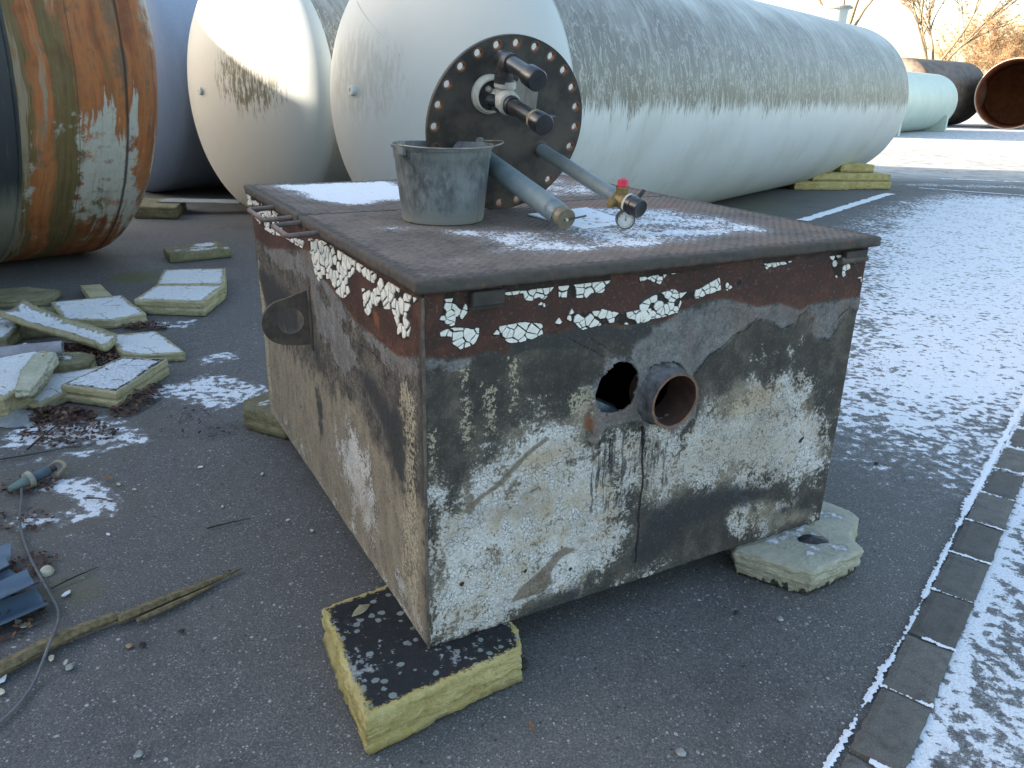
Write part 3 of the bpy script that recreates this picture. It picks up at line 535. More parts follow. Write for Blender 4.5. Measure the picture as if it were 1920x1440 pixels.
FFL={'F1': ([(0.056, 0.994), (0.085, 0.988), (0.085, 0.963), (0.079, 0.913), (0.069, 0.911), (0.041, 0.93), (0.052, 0.951)], 0.026), 'F1b': ([(0.082, 0.963), (0.109, 0.96), (0.112, 0.941), (0.099, 0.924), (0.079, 0.932)], 0.026), 'F2': ([(0.042, 0.899), (0.069, 0.905), (0.143, 0.896), (0.144, 0.88), (0.133, 0.858), (0.095, 0.85), (0.075, 0.866), (0.07, 0.886), (0.044, 0.889)], 0.034), 'F3': ([(0.182, 0.871), (0.203, 0.892), (0.232, 0.895), (0.272, 0.895), (0.324, 0.884), (0.325, 0.86), (0.299, 0.85), (0.251, 0.846), (0.226, 0.849), (0.204, 0.869)], 0.034), 'F4': ([(0.208, 0.994), (0.353, 0.99), (0.354, 0.98), (0.34, 0.965), (0.325, 0.947), (0.306, 0.962), (0.292, 0.95), (0.27, 0.953), (0.266, 0.973), (0.241, 0.969), (0.212, 0.972)], 0.028), 'F5': ([(0.365, 0.989), (0.453, 0.989), (0.525, 0.991), (0.527, 0.974), (0.504, 0.949), (0.468, 0.952), (0.453, 0.94), (0.371, 0.951)], 0.032), 'F6': ([(0.397, 0.889), (0.411, 0.914), (0.42, 0.9), (0.492, 0.9), (0.504, 0.904), (0.572, 0.882), (0.614, 0.885), (0.67, 0.886), (0.674, 0.853), (0.622, 0.848), (0.574, 0.854), (0.552, 0.863), (0.511, 0.861), (0.446, 0.855), (0.425, 0.875)], 0.028), 'F6b': ([(0.632, 0.903), (0.675, 0.921), (0.744, 0.933), (0.774, 0.919), (0.836, 0.924), (0.906, 0.952), (0.916, 0.916), (0.839, 0.9), (0.78, 0.903), (0.766, 0.866), (0.706, 0.857), (0.637, 0.858)], 0.026), 'F7': ([(0.624, 0.985), (0.691, 0.99), (0.715, 0.98), (0.695, 0.953), (0.671, 0.962), (0.652, 0.971), (0.626, 0.966)], 0.018), 'F7b': ([(0.719, 0.982), (0.885, 0.987), (0.886, 0.98), (0.799, 0.98), (0.724, 0.976)], 0.014), 'F8': ([(1.053, 0.991), (1.206, 0.99), (1.176, 0.972), (1.085, 0.962)], 0.018), 'F8b': ([(1.241, 0.987), (1.314, 0.992), (1.316, 0.983), (1.254, 0.978)], 0.014), 'F9': ([(1.344, 0.992), (1.385, 0.993), (1.415, 0.969), (1.466, 0.94), (1.436, 0.908), (1.4, 0.907), (1.37, 0.956)], 0.024), 'F10': ([(1.497, 0.989), (1.527, 0.991), (1.524, 0.957), (1.471, 0.944), (1.491, 0.964)], 0.02), 'F11': ([(0.363, 0.883), (0.373, 0.895), (0.384, 0.88), (0.375, 0.871)], 0.03), 'F12': ([(0.311, 0.937), (0.324, 0.944), (0.33, 0.93), (0.315, 0.927)], 0.03), 'F13': ([(0.93, 0.922), (0.938, 0.935), (0.959, 0.92), (0.942, 0.911)], 0.02), 'F14': ([(1.499, 0.894), (1.527, 0.898), (1.525, 0.881)], 0.018)}
LF={'primer': [(1.922, 0.985), (1.908, 0.876), (1.836, 0.811), (1.614, 0.808), (0.963, 0.919), (0.859, 0.86), (0.671, 0.824), (0.522, 0.794), (0.317, 0.791), (0.167, 0.791), (0.019, 0.832), (0.012, 1.0), (0.49, 1.005), (1.141, 1.026)], 'grey': [(1.893, 0.819), (1.836, 0.811), (1.614, 0.808), (0.963, 0.919), (0.859, 0.86), (0.671, 0.824), (0.522, 0.794), (0.317, 0.791), (0.167, 0.791), (0.032, 0.828), (0.034, 0.791), (0.128, 0.755), (0.244, 0.751), (0.352, 0.764), (0.527, 0.755), (0.725, 0.76), (0.85, 0.795), (0.988, 0.819), (1.121, 0.805), (1.363, 0.769), (1.558, 0.77), (1.705, 0.758)], 'greyp': [(0.988, 0.819), (0.85, 0.795), (0.606, 0.74), (0.468, 0.655), (0.634, 0.568), (0.795, 0.619), (0.929, 0.651)], 'beige': [(1.858, 0.614), (1.885, 0.292), (1.786, 0.131), (1.307, 0.001), (1.453, -0.064), (1.049, 0.114), (0.997, 0.345), (1.233, 0.391), (1.669, 0.357), (1.72, 0.522)], 'beige2': [(0.724, 0.531), (0.561, 0.527), (0.382, 0.498), (0.291, 0.409), (0.317, 0.129), (0.102, -0.014), (0.271, -0.131), (0.854, 0.072), (0.964, 0.264)], 'dark1': [(1.939, 0.758), (1.705, 0.758), (1.368, 0.753), (1.138, 0.743), (1.143, 0.515), (1.661, 0.377), (1.804, 0.501), (1.92, 0.61)], 'dark2': [(0.776, 0.72), (0.458, 0.732), (0.262, 0.711), (0.062, 0.734), (0.047, 0.52), (0.059, 0.276), (0.148, 0.224), (0.291, 0.409), (0.382, 0.498), (0.556, 0.562), (0.71, 0.611)], 'dark3': [(1.076, 0.458), (0.888, 0.504), (0.9, 0.211), (1.049, 0.114), (1.088, 0.296)]}
LCR={'a': [(0.978, 0.807), (0.912, 0.726), (0.899, 0.624), (0.85, 0.517)], 'b': [(0.246, 0.722), (0.241, 0.695)], 'c': [(0.476, 0.733), (0.371, 0.74), (0.291, 0.736), (0.246, 0.722)], 'd': [(0.582, 0.948), (0.592, 0.922)]}
LFL={'L1': ([(1.932, 0.989), (1.779, 0.993), (1.621, 0.988), (1.635, 0.976), (1.942, 0.94)], 0.03), 'L2': ([(1.848, 0.911), (1.666, 0.951), (1.416, 0.986), (1.355, 0.952), (1.332, 0.912), (1.095, 0.935), (1.018, 0.941), (1.04, 0.913), (1.133, 0.908), (1.317, 0.906), (1.509, 0.883), (1.673, 0.88)], 0.034), 'L3': ([(0.979, 0.956), (0.744, 0.99), (0.566, 0.986), (0.477, 0.98), (0.5, 0.941), (0.559, 0.911), (0.556, 0.87), (0.63, 0.834), (0.71, 0.841), (0.746, 0.871), (0.862, 0.846), (0.926, 0.872), (0.963, 0.919)], 0.038), 'L4': ([(0.477, 0.98), (0.297, 0.978), (0.331, 0.949), (0.363, 0.947), (0.429, 0.95), (0.471, 0.958)], 0.034), 'L5': ([(0.306, 0.971), (0.209, 0.976), (0.088, 0.973), (0.031, 0.976), (0.076, 0.946), (0.104, 0.914), (0.073, 0.897), (0.095, 0.86), (0.163, 0.846), (0.168, 0.876), (0.2, 0.91), (0.276, 0.891), (0.354, 0.888), (0.376, 0.838), (0.417, 0.85), (0.435, 0.909), (0.35, 0.923), (0.301, 0.945)], 0.038), 'L6': ([(0.945, 0.896), (0.859, 0.86), (0.865, 0.832), (0.93, 0.858)], 0.03)}

# ---------------------------------------------------------------- the steel box
BOX = Vector((-.2106, 1.7774, .12)); BYAW = .50994; BW, BD, BH = 1.534, 1.872, 1.0
box = tag(empty('steel_box', BOX, BYAW), 'big square steel box with peeling white and red paint, standing on foam blocks', 'steel box')
def mat_side(left=False):
    m = Mat('box_side_' + ('left' if left else 'front'), .85, spec=.3); p = m.obj(); A = m.attr
    nL = m.noise(p, 4.5, 5, .6); nM = m.noise(p, 18, 6, .65); nF = m.noise(p, 75, 6, .72); nX = m.noise(p, 210, 3, .6)
    vs = m.scale(m.nvec(p, 12, .03), (1, 1, .6)); nS = m.add(m.mul(m.noise(vs, 22, 7, .72), .6), m.mul(nM, .4))
    c0 = lambda v: m.sub(v, .5)
    # tar-stained base coat
    col = m.ramp(m.add(m.mul(nL, .5), m.mul(nM, .5)), [(.34, (.022, .021, .021)), (.5, (.056, .050, .043)), (.66, (.135, .115, .09))])
    if left: col = m.mix(m.mul(m.step(m.add(m.mul(nS, .5), m.mul(nF, .5)), .44, .60), .75), col, (.20, .18, .15))
    # dull grey filler and cement smears
    gry = m.step(m.add(A('grey'), m.add(m.mul(c0(nL), .14 if left else .05), m.add(m.mul(c0(nM), .05), m.mul(c0(nF), .025)))), -.004, .012)
    gc = m.ramp(m.add(m.mul(nM, .6), m.mul(nF, .4)), [(.36, (.085, .078, .072)), (.5, (.17, .168, .168)), (.64, (.27, .262, .25))])
    gc = m.mix(m.mul(m.step(nL, .52, .66), .5), gc, (.17, .10, .065))
    col = m.mix(m.mul(gry, .9), col, gc)
    beige = m.step(m.add(A('beige'), m.add(m.mul(c0(nL), .16), m.mul(c0(nS), .14))), -.02, .05)
    bc = m.mix(nS, (.20, .165, .115), (.36, .31, .235))
    col = m.mix(m.mul(beige, m.step(m.add(m.mul(nS, .6), m.mul(nF, .4)), .34, .56, (.2, .92))), col, bc)
    # remaining white paint, speckled away at its borders
    w = m.math('MINIMUM', m.mul(A('white'), 3.6), .34)
    spk = m.add(m.mul(c0(nF), 1.7), m.add(m.mul(c0(nM), 1.2), m.mul(c0(m.noise(p, 7.5, 4, .6)), 1.5)))
    wk = m.step(m.add(w, m.add(spk, -.05)), -.06, .15)
    wc = m.ramp(m.add(m.mul(nL, .55), m.mul(nM, .45)), [(.36, (.42, .34, .24)), (.46, (.54, .50, .44)), (.53, (.66, .65, .63)), (.7, (.74, .74, .735))])
    tn = m.mul(m.step(m.add(A('tan'), m.mul(c0(nL), .25)), -.03, .10), m.step(m.add(nM, m.mul(c0(nF), .6)), .38, .62, (.35, .9)))
    wc = m.mix(m.mul(tn, .75), wc, m.mix(nF, (.26, .22, .16), (.42, .37, .28)))
    och = m.step(m.add(A('ochre'), m.add(m.mul(c0(nM), .12), m.mul(c0(nF), .06))), -.02, .05)
    wc = m.mix(m.mul(och, .6), wc, m.mix(nM, (.46, .34, .16), (.40, .24, .10)))
    cr = m.vor(m.nvec(p, 60, .014), 85, 'DISTANCE_TO_EDGE'); ck = m.mul(m.step(cr, .09, .02), m.step(nM, .46, .60))
    cr2 = m.vor(m.nvec(m.nvec(p, 30, .03), 90, .01), 24, 'DISTANCE_TO_EDGE'); ck = m.math('MAXIMUM', ck, m.mul(m.step(cr2, .022, .006), m.step(m.noise(p, 6, 3), .46, .56)))
    wc = m.mix(m.mul(ck, .7), wc, (.10, .09, .08))
    pit = m.noise(p, 120, 5, .75); wc = m.mix(m.mul(m.step(pit, .53, .66), m.step(nM, .35, .6, (.35, .8))), wc, (.15, .14, .125))
    wc = m.mix(m.mul(m.step(nF, .50, .68), .45), wc, (.33, .29, .23))
    col = m.mix(wk, col, wc)
    fleck = m.mul(m.step(m.add(m.mul(c0(nF), 1.7), m.add(m.mul(c0(nS), .9), m.mul(m.math('MINIMUM', A('fleck'), .02), 9))), .10, .2), m.step(A('fleck'), -.03, .0))
    col = m.mix(m.mul(fleck, .85), col, (.42, .37, .26))
    dp = m.mul(m.step(m.add(A('drips'), m.mul(c0(nM), .10)), -.006, .02), m.step(m.add(m.mul(m.noise(m.scale(m.nvec(p, 14, .012), (1, 1, .10)), 60, 6, .72), .7), m.mul(m.noise(p, 13, 4), .3)), .50, .56))
    col = m.mix(m.mul(dp, .85), col, (.035, .034, .036)); chalk = m.mul(m.step(m.add(A('white'), m.mul(c0(nL), .22)), -.10, .05), m.step(m.noise(p, 140, 4, .7), .50, .62)); col = m.mix(m.mul(chalk, .35), col, (.36, .34, .30))
    soot = m.mul(m.step(m.noise(m.nvec(p, 9, .05), 6.5, 6, .68), .50, .64), m.step(nF, .36, .58)); col = m.mix(m.mul(soot, .25 if left else .26), col, (.045, .045, .047))
    bare = m.step(m.add(A('bare'), m.add(m.mul(c0(nM), .016), m.mul(c0(nF), .012))), -.002, .006)
    col = m.mix(m.mul(bare, .85), col, m.mix(nM, (.13, .10, .07), (.21, .16, .105)))
    tar = m.step(m.add(m.math('MINIMUM', A('tar'), .05), m.add(m.mul(c0(nL), .10), m.add(m.mul(c0(nM), .15), m.mul(c0(nF), .12)))), -.014, .03)
    col = m.mix(m.mul(tar, .93), col, m.mix(nM, (.012, .015, .019), (.045, .047, .05)))
    # red-brown primer
    pr = m.step(m.add(A('primer'), m.add(m.mul(c0(nM), .034), m.mul(c0(nF), .022))), -.004, .008)
    pc = m.ramp(m.add(m.mul(nL, .6), m.mul(nM, .4)), [(.36, (.034, .017, .014)), (.52, (.066, .029, .022)), (.66, (.10, .046, .034))])
    edge = m.mul(m.step(A('primer'), .06, .0), m.step(nM, .45, .62)); pc = m.mix(m.mul(edge, .45), pc, (.13, .055, .03))
    pc = m.mix(m.mul(m.step(nF, .62, .72), .6), pc, (.022, .014, .012))
    col = m.mix(pr, col, pc)
    tb = m.step(m.add(A('band'), m.add(m.mul(c0(nM), .03), m.mul(c0(nF), .02))), -.003, .008)
    col = m.mix(m.mul(tb, .9), col, m.mix(nM, (.02, .021, .023), (.06, .058, .056)))
    rim = m.mul(m.step(m.add(A('chips'), m.add(m.mul(c0(nM), .022), m.mul(c0(nF), .012))), -.004, .002), .9)
    col = m.mix(m.mul(rim, .92), col, (.014, .013, .012))
    rs = m.step(m.add(A('rust'), m.add(m.mul(c0(nM), .07), m.mul(c0(nF), .04))), -.002, .012)
    col = m.mix(m.mul(rs, .8), col, m.mix(nF, (.26, .09, .03), (.15, .06, .03)))
    run = m.step(m.add(A('run'), m.mul(c0(nF), .003)), -.0012, .0006)
    col = m.mix(m.mul(run, .95), col, (.008, .008, .009))
    mic = m.noise(p, 150, 5, .8); col = m.mix(m.step(mic, .40, .58, (.30, 0.0)), col, (.03, .028, .026)); col = m.mix(m.mul(m.step(m.noise(p, 95, 5, .8), .54, .68), .22), col, (.34, .31, .26))
    h = m.add(m.mul(nF, .35), m.add(m.mul(wk, .5), m.add(m.mul(pr, -.2), m.mul(nM, .5))))
    h = m.sub(m.add(h, m.mul(gry, .4)), m.add(m.mul(run, 1.5), m.mul(m.mul(ck, wk), .5)))
    return m.done(col, m.step(nM, .3, .7, (.72, .95)), h, .004, .75)

def side_face(name, W, H, regs, cracks, chips, mat, left=False, hole=None, st=.006):
    nu, nvv = int(W/st), int(H/st); us = np.linspace(0, W, nu+1); vv = np.linspace(0, H, nvv+1); U, Vv = np.meshgrid(us, vv)
    big = lambda names, scale=1: np.maximum.reduce([sdpoly(U, Vv, regs[k]) for k in names] + [np.full(U.shape, -.6)])
    at = {}
    if not left:
        wv = big(['white_big', 'white_right']); sm = np.maximum(big(['smear', 'smear2']) - .02, -.6)
        wv = np.maximum(wv, np.minimum(sm, .0)); dk = big(['dark_low', 'dark_edge'])
        at['white'] = np.minimum(wv, -dk + .02); at['grey'] = np.maximum(big(['grey', 'greyL']), big(['plate']) + .004)
        at['beige'] = np.maximum(big(['smear']), big(['white_big', 'white_right']) - .01); at['bare'] = big(['bare1', 'bare2'])
        at['tar'] = np.maximum(dk - .012, big(['dark_right']) - .055); at['primer'] = big(['primer']); at['band'] = big(['tarband', 'tarband2'])
        at['tan'] = big(['white_right']) - .02 - .5*np.maximum(0, .25-np.abs(U-1.42)); at['drips'] = big(['drips']); at['ochre'] = big(['ochre', 'ochre2']); at['rust'] = np.maximum(big(['rustspots']) - .022, big(['rustedge']) - .035)
        at['fleck'] = big(['fleck1', 'fleck2', 'fleck3', 'fleck4', 'fleckL'])
        # low strip of beige dust at the left edge
    else:
        at['white'] = np.maximum(big(['beige2']) - .13, -(Vv) * .8 - .03 + .06 * (U < .25)); at['grey'] = big(['grey', 'greyp'])
        at['beige'] = np.maximum(big(['beige', 'beige2']), .42 - Vv * .9); at['bare'] = np.full(U.shape, -.6)
        at['tar'] = np.maximum(big(['dark1', 'dark3']) - .06, big(['dark2']) - .075); at['primer'] = big(['primer']); at['band'] = np.full(U.shape, -.6)
        at['ochre'] = np.full(U.shape, -.6); at['drips'] = at['ochre']; at['tan'] = at['ochre']; at['rust'] = np.maximum(at['primer'] * 0 - .6, .03 - np.hypot((U-.33)*1.0, (Vv-.85)*1.2))
        at['fleck'] = np.maximum(-np.abs(U - .12) * .8 + .05, .04 - np.abs(U - 1.83)) - np.maximum(0, Vv - .7)
        at['tar'] = np.maximum(at['tar'], .028 - U - .00 * Vv)
    at['chips'] = big([]) if not chips else np.maximum.reduce([sdpoly(U, Vv, P) for P, s in chips]); offf = lambda u, v: mnoise.noise(Vector((u*2.3, v*2.3, 5)))*.004 + mnoise.noise(Vector((u*9, v*9, 5)))*.0012
    rl = np.full(U.shape, 1.0)
    for k, L in cracks.items():
        pts = np.array(L); fine = [pts[0]]
        for a, b in zip(pts[:-1], pts[1:]):
            for t in (.25, .5, .75): q = a+(b-a)*t; fine.append(q + np.array([mnoise.noise(Vector((q[0]*40, q[1]*40, 1))), mnoise.noise(Vector((q[0]*40, q[1]*40, 9)))])*.007)
            fine.append(b)
        rl = np.minimum(rl, dline(U, Vv, fine) - (.0018 if k != 'h' else .0035))
    if not left:
        r = random.Random(3)
        for (u, v, l) in ((.51, .50, .13), (.53, .52, .24), (.60, .53, .07), (.64, .53, .16), (.72, .47, .06), (.75, .48, .05), (.79, .49, .09), (.83, .50, .12), (.70, .47, .05), (.565, .52, .1)):
            rl = np.minimum(rl, dline(U, Vv, [(u, v), (u + r.uniform(-.003, .003), v-l*.5), (u + r.uniform(-.005, .005), v-l)]) - r.uniform(.0002, .0016))
        for (u, v, q) in ((.10, .175, .007), (.455, .115, .006), (.30, .155, .006), (.985, .93, .008), (1.36, .35, .008), (1.37, .357, .006), (.42, .20, .004), (1.0, .95, .003)):
            rl = np.minimum(rl, np.hypot(U-u, Vv-v) - q)
    at['run'] = -rl
    off = np.array([[mnoise.noise(Vector((u*2.3, v*2.3, 5)))*.004 + mnoise.noise(Vector((u*9, v*9, 5)))*.0012 for u in us] for v in vv])
    keep = np.ones(U.shape, bool); U2, V2 = U.copy(), Vv.copy()
    if not left:
        pl_ = sdpoly(U, Vv, regs['plate']); off += np.clip((pl_ + .001) / .006, 0, 1) * (.011 + .003 * np.vectorize(lambda a, b: mnoise.noise(Vector((a*40, b*40, 0))))(U, Vv))
        hp = np.array(regs['hole']); dn = np.array([[mnoise.noise(Vector((u*30, v*30, 7)))*.006 for u in us] for v in vv]); sh = sdpoly(U, Vv, hp) + dn
        gv, gu = np.gradient(sh, st, st); near = (np.abs(sh) < st*.8); g2 = gu**2+gv**2+1e-6
        U2 = np.where(near, U - sh*gu/g2*.95, U); V2 = np.where(near, Vv - sh*gv/g2*.95, Vv); keep = sh < st*.8; keep &= np.hypot(U-SC_, Vv-SV) > sr-.001
        gk = np.clip((regs_sd(U, Vv, regs['grey']) + .002) / .006, 0, 1) * (regs_sd(U, Vv, regs['primer']) < 0); off += gk * .0035
    edgev = (Vv < 1e-6); V2 = V2 + edgev * np.array([mnoise.noise(Vector((u*25, 0, 2)))*.004 for u in us])[None, :]
    n = (nu+1); idx = np.arange((nvv+1)*n).reshape(nvv+1, n)
    q = np.stack([idx[:-1, :-1], idx[:-1, 1:], idx[1:, 1:], idx[1:, :-1]], -1).reshape(-1, 4); kf = keep.ravel()[q].all(1); q = q[kf]
    if left: P = np.stack([-off.ravel(), U2.ravel(), V2.ravel()], 1); q = q[:, ::-1]
    else: P = np.stack([U2.ravel(), -off.ravel(), V2.ravel()], 1)
    used = np.zeros(len(P), bool); used[q.ravel()] = True; mp = np.cumsum(used) - 1; P = P[used]; q = mp[q]
    me = bpy.data.meshes.new(name); me.from_pydata(P.tolist(), [], q.tolist()); me.polygons.foreach_set('use_smooth', [True]*len(me.polygons))
    for k, a in at.items(): attr(me, k, np.clip(a, -.6, .6).ravel()[used])
    o = link(name, me, mat, box)
    if not left:
        md = o.modifiers.new('thick', 'SOLIDIFY'); md.thickness = .009; md.offset = -1
    return o
for _k in ('hole', 'plate'): F[_k] = [(a, b + .014) for a, b in F[_k]]
def regs_sd(U, V, P): return sdpoly(U, V, P)
SC_, SV, sr, so = .738, .641, .084, .066
FM = mat_side(); LM = mat_side(True)
front = side_face('front_panel', BW, BH - .002, F, FCR, list(FFL.values()), FM, False)
left = side_face('side_panel', BD, BH - .002, LF, LCR, list(LFL.values()), LM, True)
INNER = mat_simple('dark_inside', (.004, .004, .004), (.010, .009, .008), 8, .9)  # near-black colour for the box floor
OUTB = mat_simple('tarred_steel', (.05, .045, .04), (.14, .12, .10), 8, .85)
MB().box((BW-.008, .004, 0), (BW, BD-.001, BH-.003)).build('side_panel', OUTB, box)
MB().box((.002, BD-.008, .001), (BW-.01, BD, BH-.003)).build('back_panel', OUTB, box)
MB().box((.004, .012, .0), (BW-.009, BD-.009, .008)).build('floor_plate', INNER, box)
# weld bead down the corner
cw = MB().tube([(-.001 + mnoise.noise(Vector((0, 0, z*30)))*.002, -.001, z) for z in np.linspace(.0, .985, 60)], [.004 + .0015*mnoise.noise(Vector((3, 0, z*60))) for z in np.linspace(0, .985, 60)], 7)
cw.build('corner_weld', mat_simple('corner_dirt', (.03, .03, .03), (.16, .13, .10), 14, .9), box, smooth=True)
# grey plate seen lying inside the hole
PLG = mat_simple('blue_grey_sheet', (.06, .08, .09), (.20, .24, .25), 22, .7)
MB().add([(.40, .05, .70), (.62, .05, .578), (.80, .30, .47), (.60, .32, .40), (.40, .05, .5), (.62, .05, .45)], [(0,1,2,3), (0,4,5,1)]).build('inner_plate', PLG, box)
# pipe stub
SC_, SV = .733, .628
STUB = mat_simple('stub_outer', (.03, .03, .033), (.16, .16, .165), 16, .75); STIN = mat_simple('stub_inner', (.028, .014, .011), (.08, .038, .027), 7, .8)
RIMR = mat_simple('rust_rim', (.11, .06, .04), (.22, .12, .08), 40, .8)
ax = Vector((.02, -1, -.03))
def rough_ring(prof, base, mat, name, n=64, amp=.0012, seed=0):
    m = MB().lathe(base, ax, prof, n); 
    for v in m.v: v += Vector((mnoise.noise(v*45+Vector((seed,0,0))), mnoise.noise(v*45+Vector((0,seed+3,0))), mnoise.noise(v*45+Vector((0,0,5)))))*amp
    return m.build(name, mat, box, smooth=True)
stub = rough_ring([(0, sr+.012), (.012, sr+.010), (.02, sr+.003), (.05, sr+.002), (so-.004, sr+.001), (so, sr)], (SC_, .0, SV), STUB, 'pipe_stub', amp=.003)
i1 = rough_ring([(-.05, sr-.009), (0, sr-.0085), (so-.002, sr-.008)], (SC_, .0, SV), STIN, 'pipe_bore'); 
rough_ring([(so-.003, sr-.008), (so, sr-.008), (so, sr+.0005)], (SC_, 0, SV), RIMR, 'pipe_rim')
# lifting lug on the left side
LUGM = mat_simple('lug_steel', (.055, .047, .04), (.13, .10, .08), 14, .85)
def plate2d(outline, holes, thick, name, mat, parent, matrix, bevel=.001, res=1):
    cu = bpy.data.curves.new(name, 'CURVE'); cu.dimensions = '2D'; cu.fill_mode = 'BOTH'; cu.extrude = thick/2-bevel; cu.bevel_depth = bevel; cu.bevel_resolution = 1
    for P in [outline] + holes:
        s = cu.splines.new('POLY'); s.points.add(len(P)-1); s.use_cyclic_u = True
        for k, (x, y) in enumerate(P): s.points[k].co = (x, y, 0, 1)
    tmp = bpy.data.objects.new('tmp', cu); COL.objects.link(tmp); bpy.context.view_layer.update()
    me = bpy.data.meshes.new_from_object(tmp.evaluated_get(bpy.context.evaluated_depsgraph_get())); bpy.data.objects.remove(tmp)
    me.materials.clear(); me.transform(matrix); me.name = name
    return link(name, me, mat, parent)
def circ(cx, cy, r, n=32): return [(cx+r*math.cos(2*math.pi*k/n), cy+r*math.sin(2*math.pi*k/n)) for k in range(n)]
lo = [(.0, .770), (-.035, .762), (-.07, .750)] + [(-.085 + .082*math.cos(a), .665 + .080*math.sin(a)) for a in np.linspace(1.95, 4.5, 18)] + [(-.05, .578), (0, .575)]
plate2d(lo, [circ(-.070, .668, .047, 28)], .011, 'lifting_lug', LUGM, box, Matrix(((1,0,0,0),(0,0,-1,1.03),(0,1,0,0),(0,0,0,1))))
for z0, z1 in ((.555, .79),): MB().box((-.007, 1.0, z0), (-.0005, 1.085, z1)).build('lug_pad', LUGM, box, bevel=.002)

# chips of old white paint still holding on: each its own flake
CHIPM = Mat('old_white_paint', .7); o_ = CHIPM.obj(); n_ = CHIPM.noise(o_, 30, 5, .65); n2_ = CHIPM.noise(o_, 150, 3)
CHIPM = CHIPM.done(CHIPM.mix(CHIPM.step(CHIPM.add(CHIPM.mul(n_, .7), CHIPM.mul(n2_, .3)), .4, .72), (.74, .735, .69), (.60, .56, .45)), .7, n2_, .001, .5)
def clip_cell(c, others, rad):
    poly = [(c[0]+rad*math.cos(a), c[1]+rad*math.sin(a)) for a in np.linspace(0, 2*math.pi, 11)[:-1]]
    for o in others:
        mx, my = (c[0]+o[0])/2, (c[1]+o[1])/2; nx, ny = o[0]-c[0], o[1]-c[1]; out = []
        for i in range(len(poly)):
            a, b = poly[i], poly[(i+1) % len(poly)]; da = (a[0]-mx)*nx+(a[1]-my)*ny; db = (b[0]-mx)*nx+(b[1]-my)*ny
            if da <= 0: out.append(a)
            if da*db < 0: t = da/(da-db); out.append((a[0]+(b[0]-a[0])*t, a[1]+(b[1]-a[1])*t))
        poly = out
        if len(poly) < 3: return []
    return poly
flakes = []
def make_flakes(regs, left, stretch):
    for P, sp in regs:
        sp *= .88; P = np.array(P); x0, y0 = P.min(0) - sp; x1, y1 = P.max(0) + sp; r = random.Random(int(abs(P[0][0])*1000)); seeds = []
        y = y0
        while y < y1:
            x = x0 + r.uniform(0, sp)
            while x < x1: seeds.append((x + r.uniform(-.5, .5)*sp, y + r.uniform(-.5, .5)*sp*stretch)); x += sp*r.choice((.45, .8, 1.1, 1.9))
            y += sp*stretch*.85
        S = np.array(seeds); ins = sdpoly(S[:, 0], S[:, 1], P)
        for i in np.where(ins > -sp*.55)[0]:
            c = S[i]; dd = np.hypot(*(S-c).T); near = [tuple(S[j]) for j in np.argsort(dd)[1:14]]
            poly = clip_cell(tuple(c), near, sp*.82)
            if len(poly) < 3 or r.random() < (.16 if ins[i] < sp*.35 else .04): continue
            cx = sum(p[0] for p in poly)/len(poly); cy = sum(p[1] for p in poly)/len(poly); gap = (.0013 + .0022*r.random()) if left else (.0004 + .0016*r.random()**2)
            q = []
            for k in range(len(poly)):
                a, b = poly[k], poly[(k+1) % len(poly)]
                for t in (0, .36, .7):
                    x, y = a[0]+(b[0]-a[0])*t, a[1]+(b[1]-a[1])*t; d = math.hypot(x-cx, y-cy) + 1e-6; s = max(.3, 1-gap/d) * (1 + r.uniform(-.10, .03))
                    x, y = cx+(x-cx)*s, cy+(y-cy)*s; q.append([x, min(y, .9775)])
            qa = np.array(q); sdv = sdpoly(qa[:, 0], qa[:, 1], P)
            c2 = np.array([cx, cy])
            if float(sdpoly(c2[:1], c2[1:], P)[0]) < 0:
                if (sdv > 0).sum() < 2: continue
                c2 = qa[sdv > 0].mean(0)
                if float(sdpoly(c2[:1], c2[1:], P)[0]) < 0: continue
            for k in range(len(q)):
                if sdv[k] < 0:
                    lo_, hi_ = 0.0, 1.0
                    for _ in range(7):
                        md = (lo_+hi_)/2; tst = c2 + (qa[k]-c2)*md
                        if float(sdpoly(tst[:1], tst[1:], P)[0]) >= -.0015*r.random(): lo_ = md
                        else: hi_ = md
                    q[k] = list(c2 + (qa[k]-c2)*lo_)
            area = abs(sum(q[k][0]*q[(k+1) % len(q)][1]-q[(k+1) % len(q)][0]*q[k][1] for k in range(len(q))))/2
            if area < sp*sp*.05: continue
            flakes.append((area, cx, cy, q, left, r.uniform(.0010, .0018), r.uniform(-.03, .03), r.uniform(-.03, .03)))
make_flakes(list(FFL.values()), False, 1.0); make_flakes(list(LFL.values()), True, 1.15)
flakes.sort(key=lambda f: -f[0])
rest = {False: MB(), True: MB()}
for k, (area, cx, cy, q, lf, th, tx, ty) in enumerate(flakes):
    n = len(q); base = .0008 + mnoise.noise(Vector((cx*2.3, cy*2.3, 5)))*.004 + mnoise.noise(Vector((cx*9, cy*9, 5)))*.0012; vs = []
    for lay in (0, 1):
        for x, y in q:
            sc = 1 - .06*lay; dx, dy = (x-cx)*sc, (y-cy)*sc; d = base + th*lay*1.6 + tx*dx + ty*dy + (0 if lay else -.007)
            vs.append((-d, dy*0 + dx, dy) if lf else (dx, -d, dy))
    fs = [tuple(range(n, 2*n))] + [(i, (i+1) % n, n+(i+1) % n, n+i) for i in range(n)]
    cpos = Vector((0, cx, cy)) if lf else Vector((cx, 0, cy))
    if k < 290:
        me = mesh('paint_flake', vs, fs); bm = bmesh.new(); bm.from_mesh(me); bmesh.ops.recalc_face_normals(bm, faces=bm.faces); bm.to_mesh(me); bm.free()
        link('paint_flake', me, CHIPM, left if lf else front, cpos)
    else: rest[lf].add([Vector(v)+cpos for v in vs], fs)
for lf, m in rest.items():
    if m.v: tag(m.build('small_paint_flakes', CHIPM, left if lf else front), kind='stuff')

